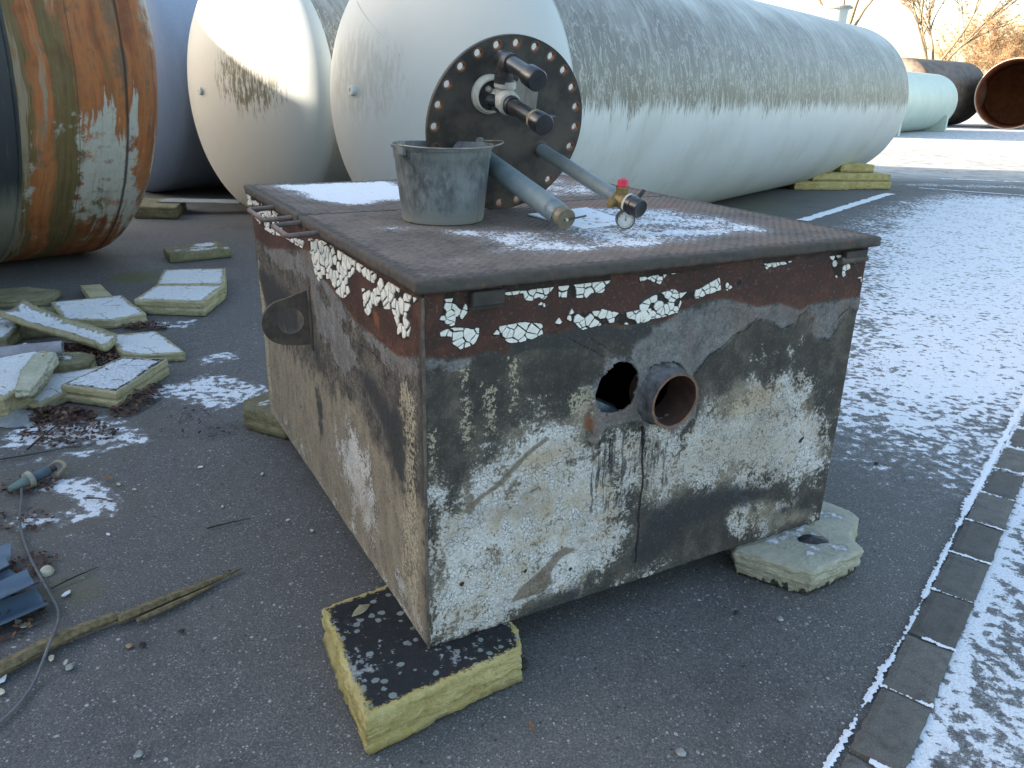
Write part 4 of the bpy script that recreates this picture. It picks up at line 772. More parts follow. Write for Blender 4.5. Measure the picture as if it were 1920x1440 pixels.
# lid: two leaves of tread plate
def mat_lid():
    m = Mat('tread_plate', .85, spec=.3); p = m.obj(); A = m.attr; X = m.xyz(p)
    a = m.noise(p, 5, 5, .6); b = m.noise(p, 38, 6, .65); f = m.noise(p, 170, 3, .7)
    col = m.ramp(m.add(m.mul(a, .55), m.mul(b, .45)), [(.34, (.072, .060, .053)), (.5, (.135, .113, .098)), (.66, (.20, .168, .145))])
    col = m.mix(m.mul(m.step(m.add(a, m.mul(m.sub(b, .5), .4)), .5, .62), m.step(X[0], .4, 1.1, (.15, .7))), col, (.155, .085, .062))
    e = m.step(m.add(A('rim'), m.mul(m.sub(b, .5), .07)), .055, .015); col = m.mix(m.mul(e, .85), col, m.mix(b, (.028, .027, .026), (.085, .075, .065)))
    o = m.mul(m.step(b, .60, .68), m.step(A('rim'), .04, .0)); col = m.mix(m.mul(o, .6), col, (.20, .08, .03))
    s = m.add(m.mul(m.sub(m.noise(m.nvec(p, 30, .012), 62, 5, .74), .5), 2.6), m.add(m.mul(m.sub(m.noise(p, 9, 3), .5), 1.4), m.mul(m.sub(m.noise(p, 190, 2), .5), .8)))
    k = m.step(m.add(s, m.sub(m.mul(A('snow'), 1.9), 1.0)), -.05, .22)
    th = m.mul(m.mul(m.step(m.add(s, m.mul(A('snow'), 1.9)), .1, .9), m.step(m.noise(p, 300, 3, .7), .45, .6)), m.step(A('snow'), .0, .25))
    col = m.mix(m.mul(th, .5), col, (.45, .48, .52)); col = m.mix(m.mul(k, m.step(f, .3, .6, (.75, .96))), col, SNOW)
    return m.done(col, .85, m.add(m.add(m.mul(b, .5), m.mul(f, .3)), m.mul(k, 1.2)), .0025, .7)
LIDM = mat_lid(); ov = .0235; ZT = 1.03
def leaf(y0, y1, seed, snowP):
    x0, x1 = -ov, BW+ov; st = .012; r_ = .0095; th = .036
    xs = np.linspace(x0+r_, x1-r_, int((x1-x0)/st)); ys = np.linspace(y0+r_, y1-r_, int((y1-y0)/st)); nx, ny = len(xs), len(ys); vs = []; rim = []; sn = []
    def snv(x, y):
        v = -.5
        for P, k in snowP:
            P = np.array(P); s = float(sdpoly(np.array([x]), np.array([y]), P)[0]) + .035*mnoise.noise(Vector((x*9, y*9, 1))); v = max(v, min(k, k*(.45 + s*9)))
        return v
    hz = lambda x, y: mnoise.noise(Vector((x*3, y*3, seed)))*.0025 + mnoise.noise(Vector((x*25, y*25, seed)))*.0008
    for y in ys:
        for x in xs:
            d = min(x-x0, x1-x, (y-y0 if y0 < .5 else 1), (y1-y if y0 > .5 else 1)); 
            vs.append((x, y, ZT + hz(x, y))); rim.append(max(0, d)); sn.append(snv(x, y))
    fs = [(j*nx+i, j*nx+i+1, (j+1)*nx+i+1, (j+1)*nx+i) for j in range(ny-1) for i in range(nx-1)]
    ring = [(i, 0) for i in range(nx)] + [(nx-1, j) for j in range(1, ny)] + [(i, ny-1) for i in range(nx-2, -1, -1)] + [(0, j) for j in range(ny-2, 0, -1)]
    prev = [j*nx+i for i, j in ring]; m_ = len(ring)
    for k, (dr, dz) in enumerate(((.55, -.12), (.85, -.45), (1.0, -1.0), (1.0, -1.6), (1.0, -2.4), (.9, -3.2), (.4, -3.3))):
        cur = []
        for i, j in ring:
            x, y = xs[i], ys[j]; ox = (1 if i == nx-1 else 0) - (1 if i == 0 else 0); oy = (1 if j == ny-1 else 0) - (1 if j == 0 else 0)
            L = math.hypot(ox, oy); rr = r_*dr*(1 + .10*mnoise.noise(Vector((x*30, y*30, k*.6)))) + .0040*mnoise.noise(Vector((x*55, y*55, k*.5)))
            if L > 1: ox, oy = ox/L*1.15, oy/L*1.15
            cur.append(len(vs)); vs.append((x+ox*rr, y+oy*rr, ZT + dz*r_ + .0022*mnoise.noise(Vector((x*40, y*40, k))))); rim.append(0.0); sn.append(-.6)
        fs += [(prev[q], cur[q], cur[(q+1) % m_], prev[(q+1) % m_]) for q in range(m_)]; prev = cur
    fs.append(tuple(prev[::-1]))
    me = mesh('lid_leaf', vs, fs, True); attr(me, 'rim', rim); attr(me, 'snow', sn)
    bm = bmesh.new(); bm.from_mesh(me); bmesh.ops.recalc_face_normals(bm, faces=bm.faces); bm.to_mesh(me); bm.free()
    lf = link('lid_leaf', me, LIDM, box)
    # raised lens-shaped treads
    tv = []; tf = []; sr_ = []; ss = []; p = .031; j = 0; y = y0 + .02
    while y < y1 - .014:
        x = x0 + .02 + (p/2 if j % 2 else 0)
        while x < x1 - .014:
            a = .62 if j % 2 else -.62; a += .78; L, w, hh = .0128, .0036, .0026; c, s = math.cos(a), math.sin(a); z = ZT + hz(x, y) - .0002; b = len(tv)
            for (px, py, pz) in ((-L, 0, 0), (-L*.4, -w, 0), (L*.4, -w, 0), (L, 0, 0), (L*.4, w, 0), (-L*.4, w, 0), (-L*.45, 0, hh), (L*.45, 0, hh)): tv.append((x+px*c-py*s, y+px*s+py*c, z+pz))
            tf += [(b, b+1, b+6), (b+1, b+2, b+7, b+6), (b+2, b+3, b+7), (b+3, b+4, b+7), (b+4, b+5, b+6, b+7), (b+5, b, b+6)]
            d = min(x-x0, x1-x, (y-y0 if y0 < .5 else 1), (y1-y if y0 > .5 else 1)); q = snv(x, y) - .03; sr_ += [max(0, d)]*8; ss += [q]*8
            x += p
        y += p*.5; j += 1
    me = mesh('tread_pattern', tv, tf, True); attr(me, 'rim', sr_); attr(me, 'snow', ss); tag(link('tread_pattern', me, LIDM, lf), kind='stuff')
    return lf
leafF = leaf(-ov, 1.012, 1, [([(.12, .66), (.25, .60), (.34, .40), (.30, .22), (.42, .15), (.68, .09), (.95, .14), (1.2, .16), (1.3, .17), (1.36, .5), (1.30, .72), (1.1, .80), (.98, .86), (.9, .72), (.78, .62), (.62, .44), (.5, .52), (.35, .58), (.2, .7)], .60), ([(1.2, .4), (1.3, .7), (1.12, .8), (.98, .7), (1.05, .45)], .66), ([(.12, .12), (.2, .14), (.16, .18)], .35)])
leafB = leaf(1.020, BD+ov, 2, [([(.08, 1.86), (.60, 1.86), (.62, 1.5), (.50, 1.28), (.42, 1.24), (.2, 1.17), (.13, 1.32), (.1, 1.6)], .96), ([(.58, 1.86), (1.45, 1.84), (1.46, 1.3), (1.35, 1.1), (.9, 1.15), (.6, 1.5)], .52)])
HANDM = mat_simple('handle_bar', (.07, .05, .045), (.17, .125, .11), 10, .6, spec=.4)
for par, (ya, yb) in ((leafB, (1.345, 1.09)), (leafF, (.975, .768))):
    c = [(.0, ya, 1.012), (-.11, ya-.01, 1.008), (-.118, ya-.022, 1.008), (-.118, yb+.022, 1.006), (-.11, yb+.006, 1.006), (.0, yb, 1.012)]
    MB().tube(c, .0085, 10).build('lid_handle', HANDM, par, smooth=True)
HING = mat_simple('hinge_dark', (.025, .022, .02), (.055, .045, .038), 14, .8)
MB().box((.118, -.021, .955), (.205, .002, .990)).build('hinge_block', HING, leafF, bevel=.002)
MB().box((.115, -.012, .944), (.207, .002, .9545)).build('hinge_block', HING, leafF, bevel=.002)
MB().box((1.405, -.021, .962), (1.50, .002, .990)).build('hinge_block', HING, leafF, bevel=.002)
MB().lathe((1.39, -.012, .962), (1, .0, 0), [(0, .001), (0, .011), (.12, .011), (.12, .001)], 14).build('hinge_pin', LUGM, leafF, smooth=True)

# ---------------------------------------------------------------- blind flange with its pipes, standing on the lid
FC = Vector((-.03676, 2.85529, 1.43590)); FN = Vector((.44275, -.87378, -.20119)).normalized(); FS = Vector((.89202, .45200, 0)).normalized(); FU = FN.cross(FS).normalized()
FR_ = .2919; FT = .018
fl = empty('blind_flange', FC); fl.rotation_mode = 'QUATERNION'
fl.rotation_quaternion = Matrix((FS, FU, FN)).transposed().to_quaternion()
tag(fl, 'round black steel blind flange with a ring of bolt holes behind the bucket', 'flange')
def mat_flange():
    m = Mat('flange_black', .62, spec=.4); p = m.obj(); X = m.xyz(p); a = m.noise(p, 7, 6, .65); b = m.noise(p, 60, 5, .7); r = m.math('SQRT', m.add(m.mul(X[0], X[0]), m.mul(X[1], X[1])))
    col = m.mix(m.step(a, .38, .64), (.024, .022, .021), (.070, .060, .050))
    col = m.mix(m.mul(m.step(X[1], .12, -.2), m.mul(m.step(a, .35, .7), .8)), col, (.085, .068, .055))
    col = m.mix(m.mul(m.step(b, .63, .75), .45), col, (.16, .15, .14))
    th = m.math('ARCTAN2', X[1], X[0]); k = m.math('ABSOLUTE', m.sub(m.math('FRACT', m.add(m.mul(th, 24/(2*math.pi)), .5)), .5))
    dx = m.mul(k, 2*math.pi/24*.268); dr = m.sub(r, .268); dh = m.math('SQRT', m.add(m.mul(dx, dx), m.mul(dr, dr)))
    col = m.mix(m.mul(m.step(m.add(dh, m.mul(m.sub(b, .5), .008)), .021, .0145), .6), col, (.20, .085, .03))
    return m.done(col, m.step(a, .3, .7, (.5, .8)), m.add(m.mul(b, .6), a), .002, .5)
FLM = mat_flange()
plate2d(circ(0, 0, FR_, 144), [circ(.268*math.cos(2*math.pi*k/24), .268*math.sin(2*math.pi*k/24), .0138, 20) for k in range(24)], FT, 'disc', FLM, fl, Matrix.Translation((0, 0, -FT/2)), .0015)
HOLM = mat_simple('rusty_bore', (.14, .065, .03), (.30, .16, .07), 60, .8)
hm = None
for k in range(24):
    a = 2*math.pi*k/24
    if hm is None:
        o = MB().lathe((0, 0, -FT+.001), (0, 0, 1), [(0, .0135), (FT-.002, .0135), (FT-.0006, .0139)], 20).build('bolt_hole', HOLM, fl, smooth=True); hm = o
    else:
        o = hm.copy(); COL.objects.link(o)
    o.location = (.268*math.cos(a), .268*math.sin(a), 0)
BLACKP = mat_simple('black_plastic', (.008, .009, .011), (.028, .03, .034), 18, .32, spec=.6, bump=.0006); BLACKM = mat_simple('black_fitting', (.012, .012, .014), (.05, .05, .055), 26, .5)
IVORY = mat_simple('ivory_paint', (.32, .31, .28), (.55, .53, .48), 30, .55); CREAMR = mat_simple('cream_ring', (.42, .40, .34), (.60, .57, .48), 40, .7)
GREYP = mat_simple('grey_painted_pipe', (.12, .16, .175), (.17, .215, .23), 9, .5, bump=.0008); TAPE = mat_simple('grey_tape', (.09, .13, .16), (.13, .18, .21), 25, .45)
BRASS = mat_simple('old_brass', (.14, .10, .04), (.25, .19, .08), 30, .5, .35); BRONZE = mat_simple('dull_bronze', (.13, .115, .08), (.20, .18, .125), 40, .55, .3)
# beige patch of an old sticker
lb = [(.040, .196), (.060, .199), (.098, .180), (.101, .150), (.100, .052), (.082, .060), (.020, .086), (.004, .118), (.018, .150)]
n_ = len(lb); MB().add([(x, y, .0022) for x, y in lb] + [(x, y, .0002) for x, y in lb], [tuple(range(n_))] + [(i, (i+1) % n_, n_+(i+1) % n_, n_+i) for i in range(n_)]).build('sticker_patch', mat_simple('beige_sticker', (.15, .135, .115), (.27, .25, .22), 26, .8, stretch=(1, .3, 1)), fl)
rg = MB().lathe((-.085, .108, 0), (0, 0, 1), [(0, .061), (.004, .063), (.016, .0625), (.020, .058), (.030, .0575), (.034, .054), (.034, .049), (.018, .048), (.018, .0)], 40).build('ring_flange', CREAMR, fl, smooth=True)
MB().lathe((-.085, .108, .019), (0, 0, 1), [(0, .0475), (.003, .0475), (.003, .001)], 40).build('gasket_disc', BLACKM, rg)
MB().lathe((-.098, .128, .022), (0, 0, 1), [(0, .0105), (.008, .0105), (.008, .001)], 6).build('bolt', IVORY, rg)
MB().lathe((-.098, .128, .030), (0, 0, 1), [(0, .0058), (.009, .0055), (.010, .001)], 12).build('bolt', IVORY, rg)
vb = Vector((-.062, .104, 0))
vbody = MB().lathe(vb+Vector((0,0,.02)), (0,0,1), [(0,.030),(.018,.034),(.03,.034),(.038,.026),(.05,.036),(.065,.040),(.085,.040),(.098,.036),(.105,.036),(.107,.028)], 28)
vbody.lathe(vb+Vector((0,-.005,.072)), (0,1,0), [(0,.0),(0,.030),(.04,.030),(.046,.036),(.066,.036),(.067,.028)], 28).build('valve_body', IVORY, fl, smooth=True)
MB().lathe(vb+Vector((-.034,-.004,.070)), (-1,.15,.1), [(0,.0),(0,.022),(.014,.021),(.026,.012),(.028,.001)], 20).build('valve_bonnet', BLACKP, fl, smooth=True)
lv = MB().add([(-.112,.088,.066),(-.112,.088,.102),(-.095,.072,.066),(-.095,.072,.102),(-.045,.078,.074),(-.045,.078,.130),(-.045,.068,.080),(-.045,.068,.130),(.006,.094,.118),(.006,.094,.140),(.006,.086,.120),(.006,.086,.140)],
    [(0,1,3,2),(0,4,5,1),(2,3,7,6),(1,5,7,3),(0,2,6,4),(4,8,9,5),(6,7,11,10),(5,9,11,7),(4,6,10,8),(8,10,11,9)]).build('valve_lever', mat_simple('dark_blue_lever', (.012,.018,.03), (.04,.055,.08), 14, .35), fl, bevel=.0025)
lp = Vector((-.058, .100, 0))
MB().lathe(lp+Vector((0,0,.105)), (0,0,1), [(0,.030),(.012,.033),(.026,.031),(.034,.027)], 28).build('union_nut', BLACKM, fl, smooth=True)
MB().lathe(lp+Vector((0,0,.135)), (.0,-.012,1), [(0,.0245),(.165,.0245)], 28).build('black_pipe', BLACKP, fl, smooth=True)
cp = MB().lathe(lp+Vector((0,-.002,.295)), (0,-.012,1), [(0,.0255),(0,.030),(.014,.0305),(.015,.0325),(.058,.0325),(.062,.0295),(.0625,.0005)], 32).build('end_cap', BLACKP, fl, smooth=True)
MB().lathe(lp+Vector((0,-.002,.294)), (0,-.012,1), [(0,.0262),(0,.0312),(.013,.0314),(.0135,.027)], 32).build('cap_ring', mat_simple('tan_tape', (.16,.13,.08), (.25,.2,.13), 30, .7), cp)
MB().add([(-.034,.118,.325),(-.022,.124,.325),(-.026,.112,.335),(-.030,.118,.352),(-.014,.122,.345)], [(0,1,4,3),(0,3,2),(1,2,4),(2,3,4),(0,2,1)]).build('cap_tab', BLACKP, cp)
ub = Vector((-.070, .0, 0)) + Vector((0, 0, .085))
MB().lathe(ub+Vector((0,.158,-.010)), (.0,1,0), [(0,.030),(.020,.032),(.022,.028),(.034,.028)], 26).build('coupling', BLACKM, fl, smooth=True)
elb = [ub+Vector((0,.19,-.010)), ub+Vector((0,.205,-.010)), ub+Vector((0,.217,-.006)), ub+Vector((0,.224,.006)), ub+Vector((0,.226,.024)), ub+Vector((0,.226,.036))]
MB().tube(elb, [.027,.0275,.029,.030,.0295,.029], 26).build('elbow', BLACKM, fl, smooth=True)
MB().lathe(ub+Vector((0,.226,-.040)), (0,0,1), [(0,.001),(0,.027),(.004,.029),(.066,.0295),(.068,.026)], 28).build('elbow_socket', BLACKP, fl, smooth=True)
MB().lathe(ub+Vector((0,.226,.03)), (0,-.07,1), [(0,.0245),(.15,.0245)], 28).build('black_pipe', BLACKP, fl, smooth=True)
MB().lathe(ub+Vector((.0,.217,.160)), (0,-.07,1), [(0,.0255),(0,.0325),(.055,.033),(.060,.030),(.061,.0005)], 32).build('end_cap', BLACKP, fl, smooth=True)
def to_local(p): return Matrix((FS, FU, FN)) @ (Vector(p) - FC)
# big grey pipe resting on the lid
b0 = Vector((-.0832, -.1057, 0)); b1 = Vector((b0.x+.004, b0.y-.004, .600)); d = (b1-b0).normalized()
MB().lathe(b0, d, [(0,.036),(.008,.0345),(.10,.034),(.505,.034),(.515,.0335)], 32).build('grey_pipe', GREYP, fl, smooth=True)
MB().lathe(b0+d*.513, d, [(0,.0335),(.002,.0345),(.045,.0325),(.05,.029)], 32).build('tape_wrap', TAPE, fl, smooth=True)
pc = MB().lathe(b0+d*.555, d, [(0,.028),(.002,.0305),(.008,.031),(.009,.029),(.014,.029),(.015,.031),(.037,.031),(.039,.0295),(.039,.0005)], 36).build('pipe_plug', BRONZE, fl, smooth=True)
MB().tube([b0+d*.592+FN*0+Vector((.0,.0,.0)), b0+d*.600], .0045, 10).build('stem', IVORY, pc)
MB().tube([b0+d*.596+Vector((-.006,-.002,0)), b0+d*.596+Vector((.062,.010,.004))], .0028, 8).build('wire_key', BLACKM, pc)
w_ = spline([b0+d*.56+Vector((-.03,.0,0)), b0+d*.565+Vector((-.036,-.018,0)), b0+d*.57+Vector((-.05,-.026,0))], 5); MB().tube(w_, .0018, 6).build('loose_wire', BLACKM, pc)
# small grey pipe with its brass valve and gauge
s0 = Vector((.1365, -.0770, 0)); s1 = Vector((.1385, -.0800, .575)); d = (s1-s0).normalized()
MB().lathe(s0-d*.0, d, [(0,.030),(.006,.0225),(.012,.0225)], 24).build('weld_collar', FLM, fl, smooth=True)
MB().lathe(s0, d, [(.002,.0215),(.03,.0215),(.031,.0225),(.14,.0225),(.141,.023),(.50,.0235),(.51,.023)], 28).build('grey_pipe', GREYP, fl, smooth=True)
MB().lathe(s0+d*.49, d, [(0,.0235),(.001,.0250),(.034,.0250),(.036,.020)], 28).build('tape_wrap', TAPE, fl, smooth=True)
up = to_local(FC + Vector((0,0,1))); rt = FS.cross(FU)*0 + Vector((1, 0, 0)); vc = s0 + d*.545
bv = MB().lathe(vc-d*.03, d, [(0,.018),(.01,.024),(.03,.026),(.05,.024),(.062,.019)], 24)
bv.lathe(vc, up, [(0,.019),(.035,.019),(.036,.021),(.042,.021)], 20).lathe(vc-up*.005, -rt, [(0,.014),(.03,.013),(.034,.0155),(.046,.0155),(.047,.0)], 8)
bv = bv.build('brass_valve', BRASS, fl, smooth=True)
MB().lathe(vc+up*.040, up, [(0,.0),(0,.0165),(.004,.0175),(.022,.0165),(.024,.0145),(.026,.008),(.018,.0075),(.018,.0005)], 8).build('red_cap', mat_simple('red_plastic', (.42,.018,.05), (.55,.03,.08), 20, .4), fl, bevel=.0008)
MB().lathe(vc+rt*.008+d*.022, (d+rt*.25).normalized(), [(0,.020),(.0,.030),(.007,.030),(.007,.02)], 28).build('white_ring', CREAMR, fl, smooth=True)
kn = MB().lathe(vc+rt*.009+d*.030, (d+rt*.25).normalized(), [(0,.0295),(.016,.0295),(.018,.0265),(.030,.0265),(.031,.0290),(.044,.0285),(.046,.026),(.044,.020),(.043,.0005)], 30).build('black_knob', BLACKP, fl, smooth=True)
kb = vc+rt*.034+up*.022+d*.035; MB().add([kb+Vector(v) for v in ((-.004,-.006,-.006),(.004,-.006,-.006),(.022,.020,-.004),(.012,.024,-.004),(-.004,-.006,.006),(.004,-.006,.006),(.022,.020,.004),(.012,.024,.004))], [(0,3,2,1),(4,5,6,7),(0,1,5,4),(1,2,6,5),(2,3,7,6),(3,0,4,7)]).build('knob_tab', BLACKM, kn, bevel=.001)
gd = (d*.75 - rt*.30 + up*.12).normalized(); gc = vc - up*.046 - rt*.002 + d*.026
MB().tube([vc-up*.018+d*.008, gc+up*.012], .008, 10).build('gauge_stem', BRASS, fl, smooth=True)
ga = MB().lathe(gc-gd*.010, gd, [(0,.001),(0,.026),(.003,.0285),(.026,.0285),(.028,.0275),(.028,.0255),(.021,.0255)], 36).build('pressure_gauge', mat_simple('gauge_case', (.02,.022,.024), (.09,.095,.10), 40, .45), fl, smooth=True)
MB().lathe(gc+gd*.010, gd, [(0,.0257),(.0005,.0257),(.001,.0005)], 36).build('gauge_dial', mat_simple('dial_face', (.48,.49,.48), (.62,.63,.62), 60, .4), ga)
gx_, gy_ = frame_of(gd)[1:]
mk = MB()
for k in range(9):
    a = k*.55+.6; mk.tube([gc+gd*.0115+(gx_*math.cos(a)+gy_*math.sin(a))*.019, gc+gd*.0115+(gx_*math.cos(a)+gy_*math.sin(a))*.0225], .0006, 4)
mk.tube([gc+gd*.012, gc+gd*.012+gx_*.013], .0008, 4); mk.lathe(gc+gd*.0112, gd, [(0,.0025),(.001,.0025),(.001,.0003)], 10); mk.build('gauge_marks', BLACKM, ga)

# ---------------------------------------------------------------- bucket on the lid
RZ = Matrix.Rotation(BYAW, 3, 'Z')
def on_lid(u, v, z=0): return Vector((BOX.x, BOX.y, BOX.z)) + RZ @ Vector((u, v, ZT + z))
def mat_bucket():
    m = Mat('dirty_black_plastic', .5, spec=.45); p = m.obj(); X = m.xyz(p); a = m.noise(m.scale(m.nvec(p, 7, .04), (1, 1, .75)), 11, 6, .66); b = m.noise(m.scale(p, (1, 1, .5)), 70, 5, .7); c = m.noise(p, 3.2, 3)
    cov = m.step(m.add(m.mul(a, .75), m.add(m.mul(m.sub(b, .5), .35), m.mul(m.step(X[2], .06, .0), .25))), .18, .50)
    col = m.mix(cov, (.040, .048, .056), m.mix(c, (.125, .145, .152), (.19, .205, .20)))
    col = m.mix(m.mul(m.step(b, .55, .75), .4), col, (.26, .27, .25))
    tan = m.step(X[2], .035, .0); col = m.mix(m.mul(tan, .5), col, (.24, .225, .17))
    ln = m.vor(m.nvec(m.scale(p, (1, 1, .35)), 9, .05), 9, 'DISTANCE_TO_EDGE'); col = m.mix(m.mul(m.mul(m.step(ln, .010, .003), m.step(m.noise(p, 6, 3), .54, .60)), .8), col, (.008, .010, .013))
    return m.done(col, m.step(cov, 0, 1, (.35, .75)), m.add(b, a), .0015, .45)
BKM = mat_bucket()
bk = tag(empty('bucket', on_lid(.388, .755), BYAW), 'dirty dark grey plastic bucket with wire handle standing on the box lid', 'bucket')
m = MB(); H_ = .2385
prof = [(.004, 0.001), (.004, .110), (.0, .122), (.004, .130), (.014, .1335), (.09, .141), (.165, .149), (.195, .1515), (.199, .1545), (.228, .157), (.2285, .1625), (H_, .1630), (H_+.002, .1605), (H_, .1575), (.228, .1545), (.16, .1455), (.02, .130), (.012, .12), (.010, .001)]
m.lathe((0, 0, 0), (0, 0, 1), prof, 72)
for v in m.v:
    a = math.atan2(v.y, v.x); k = (v.z/H_)**2
    s = 1 + .035*k*math.cos(2*(a-.35)) + .008*k*math.cos(3*a); v.x *= s; v.y *= s; v.z += (.0015*math.cos(2*a+1.1))*k
m.build('pail', BKM, bk, smooth=True)
def rimp(a, dr=0, z=H_):
    s = 1 + .035*math.cos(2*(a-.35)) + .008*math.cos(3*a); return Vector(((.1625*s+dr)*math.cos(a), (.1625*s+dr)*math.sin(a), z + .0015*math.cos(2*a+1.1)))
for a in (-BYAW + math.radians(229), -BYAW + math.radians(49)):
    p = rimp(a, .002, H_-.003); r_ = Vector((math.cos(a), math.sin(a), 0)); s_ = Vector((-r_.y, r_.x, 0))
    MB().add([p + r_*x + s_*y + Vector((0,0,z)) for x in (-.004, .010) for y, z in ((-.017,-.022),(.017,-.022),(.015,.012),(.006,.020),(-.006,.020),(-.015,.012))],
             [(0,1,2,3,4,5),(11,10,9,8,7,6)] + [(i,(i+1)%6,6+(i+1)%6,6+i) for i in range(6)]).build('handle_ear', BKM, bk, bevel=.0015)
WIRE = mat_simple('grey_wire', (.16, .15, .135), (.30, .27, .23), 30, .45, .5)
a0 = -BYAW + math.radians(229); wp = [rimp(a0, .013, H_+.004)]
for k in range(1, 24):
    t = k/24; a = a0 + math.pi*t; wp.append(rimp(a, .008 + .012*math.sin(math.pi*t) + .016*math.exp(-((t-.78)/.14)**2), H_ + .004 + .008*math.exp(-((t-.8)/.16)**2) - .004*math.sin(math.pi*t)))
wp.append(rimp(a0+math.pi, .013, H_+.006)); MB().tube(spline(wp, 3), .0026, 8).build('wire_handle', WIRE, bk, smooth=True)
# snow covered board lying under the pipe ends
bp = [on_lid(.700, .735, .003), on_lid(.985, .800, .003), on_lid(.935, .455, .003), on_lid(.715, .425, .003)]
SNB = Mat('frosted_sheet', .7); o_ = SNB.obj(); SNB = SNB.done(SNB.mix(SNB.step(SNB.add(SNB.noise(o_, 28, 5, .65), SNB.mul(SNB.noise(o_, 5, 2), .4)), .80, .86), SNOW, (.20, .17, .13)), .85, SNOW and SNB.noise(o_, 120, 3), .001)
cx_ = sum(bp, Vector())/4; q = [p - cx_ for p in bp]
tag(MB().add([p + Vector((0,0,.0035)) for p in q] + [p - Vector((0,0,.0005)) for p in q], [(0,1,2,3),(7,6,5,4),(0,4,5,1),(1,5,6,2),(2,6,7,3),(3,7,4,0)]).build('metal_sheet', SNB, None, loc=cx_), 'thin snow covered plate lying on the lid under the ends of the grey pipes', 'plate')

# ---------------------------------------------------------------- slabs and lumps of yellow insulation foam
def mat_foam(kind):
    m = Mat('foam_' + kind, .85, spec=.25); p = m.obj(); a = m.noise(p, 7, 5, .65); b = m.noise(p, 42, 6, .7); f = m.noise(p, 190, 3, .7); X = m.xyz(p)
    old = {'bright': ((.36, .29, .10), (.58, .50, .24)), 'pale': ((.33, .29, .17), (.51, .465, .30)), 'dull': ((.13, .12, .07), (.27, .25, .15)), 'white': ((.38, .375, .28), (.54, .53, .42))}[kind.split('_')[0]]
    col = m.mix(m.step(m.add(m.mul(a, .6), m.mul(b, .4)), .36, .66), *old)
    col = m.mix(m.mul(m.step(b, .55, .70), .5), col, (.50, .46, .30) if kind.startswith(('bright', 'white')) else (.13, .12, .06))
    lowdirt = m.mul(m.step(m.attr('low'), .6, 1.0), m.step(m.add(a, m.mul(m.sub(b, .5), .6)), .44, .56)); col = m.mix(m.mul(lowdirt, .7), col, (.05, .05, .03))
    col = m.mix(m.mul(m.step(b, .70, .76), m.step(a, .5, .56)), col, (.06, .05, .03))
    e = m.attr('inner'); top = m.attr('top'); skin = kind.split('_')[1]; h = m.add(b, m.mul(f, .5))
    edge = m.add(e, m.add(m.mul(m.sub(b, .5), .05), m.mul(m.sub(a, .5), .03)))
    if skin in ('tar', 'tarsnow'):
        k = m.mul(m.step(m.add(edge, m.mul(m.sub(f, .5), .02)), .004, .013), top)
        tc = m.mix(b, (.010, .011, .014), (.030, .032, .037))
        r = m.xyz(m.vor(m.nvec(p, 70, .012), 34, out='Color'))[0]; d = m.vor(m.nvec(p, 70, .012), 34)
        chips = m.mul(m.step(r, .34, .38), m.step(m.add(d, m.mul(r, .2)), .48, .42)); tc = m.mix(m.mul(chips, m.step(m.noise(p, 9, 3), .32, .46)), tc, m.mix(r, (.26, .29, .28), (.16, .20, .20)))
        tc = m.mix(m.mul(m.step(m.add(b, m.mul(a, .5)), .86, .92), .85), tc, (.34, .32, .18))
        tc = m.mix(m.mul(m.step(m.add(a, m.mul(m.sub(b, .5), .8)), .63, .68), .55), tc, (.34, .37, .42))
        col = m.mix(k, col, tc); h = m.add(h, m.mul(k, -.3))
    if skin in ('snow', 'tarsnow'):
        a2 = m.noise(p, 11, 4, .6); k = m.mul(m.step(m.add(m.math('MINIMUM', m.mul(e, 9), .35), m.add(m.mul(m.sub(a2, .5), .7), m.mul(m.sub(b, .5), .7))), .10, .22), top)
        c2 = m.vor(m.nvec(p, 14, .05), 5.5, 'DISTANCE_TO_EDGE'); ck = m.mul(m.step(c2, .03, .012), m.step(m.noise(p, 6, 2), .56, .60))
        col = m.mix(m.mul(m.mul(ck, top), .6), m.mix(m.mul(k, m.step(m.noise(p, 90, 4, .7), .34, .60, (.55, .97))), col, SNOW), (.08, .07, .06)); h = m.add(h, m.mul(k, 1.2))
    if kind == 'white_patch': col = m.mix(m.mul(top, .45), col, m.mix(b, (.24, .25, .22), (.40, .40, .36)))
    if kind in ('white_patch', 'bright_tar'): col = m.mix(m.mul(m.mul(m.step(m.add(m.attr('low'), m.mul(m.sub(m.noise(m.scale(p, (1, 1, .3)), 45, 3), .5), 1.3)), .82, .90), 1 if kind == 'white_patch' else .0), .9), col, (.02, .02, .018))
    if skin == 'patch':
        k = m.mul(m.step(m.add(m.math('MINIMUM', m.mul(e, 4), .3), m.add(m.mul(m.sub(m.noise(p, 6, 3), .5), 1.4), m.mul(m.sub(b, .5), .8))), .22, .36), top)
        col = m.mix(m.mul(k, .9), col, SNOW); h = m.add(h, m.mul(k, 1.0))
    fib = m.noise(m.scale(p, (9, 9, 120)), 1.0, 4, .65); side = m.step(top, .5, .0)
    if skin == 'bare' or kind[:4] in ('brig', 'pale', 'whit', 'dull'): col = m.mix(m.mul(m.mul(m.step(fib, .52, .66), side), .4), col, (.17, .145, .07))
    return m.done(col, .85, m.add(m.add(h, m.mul(m.mul(fib, side), 1.2)), m.mul(m.noise(p, 80, 5, .75), .8)), .010, .9)
FMATS = {}
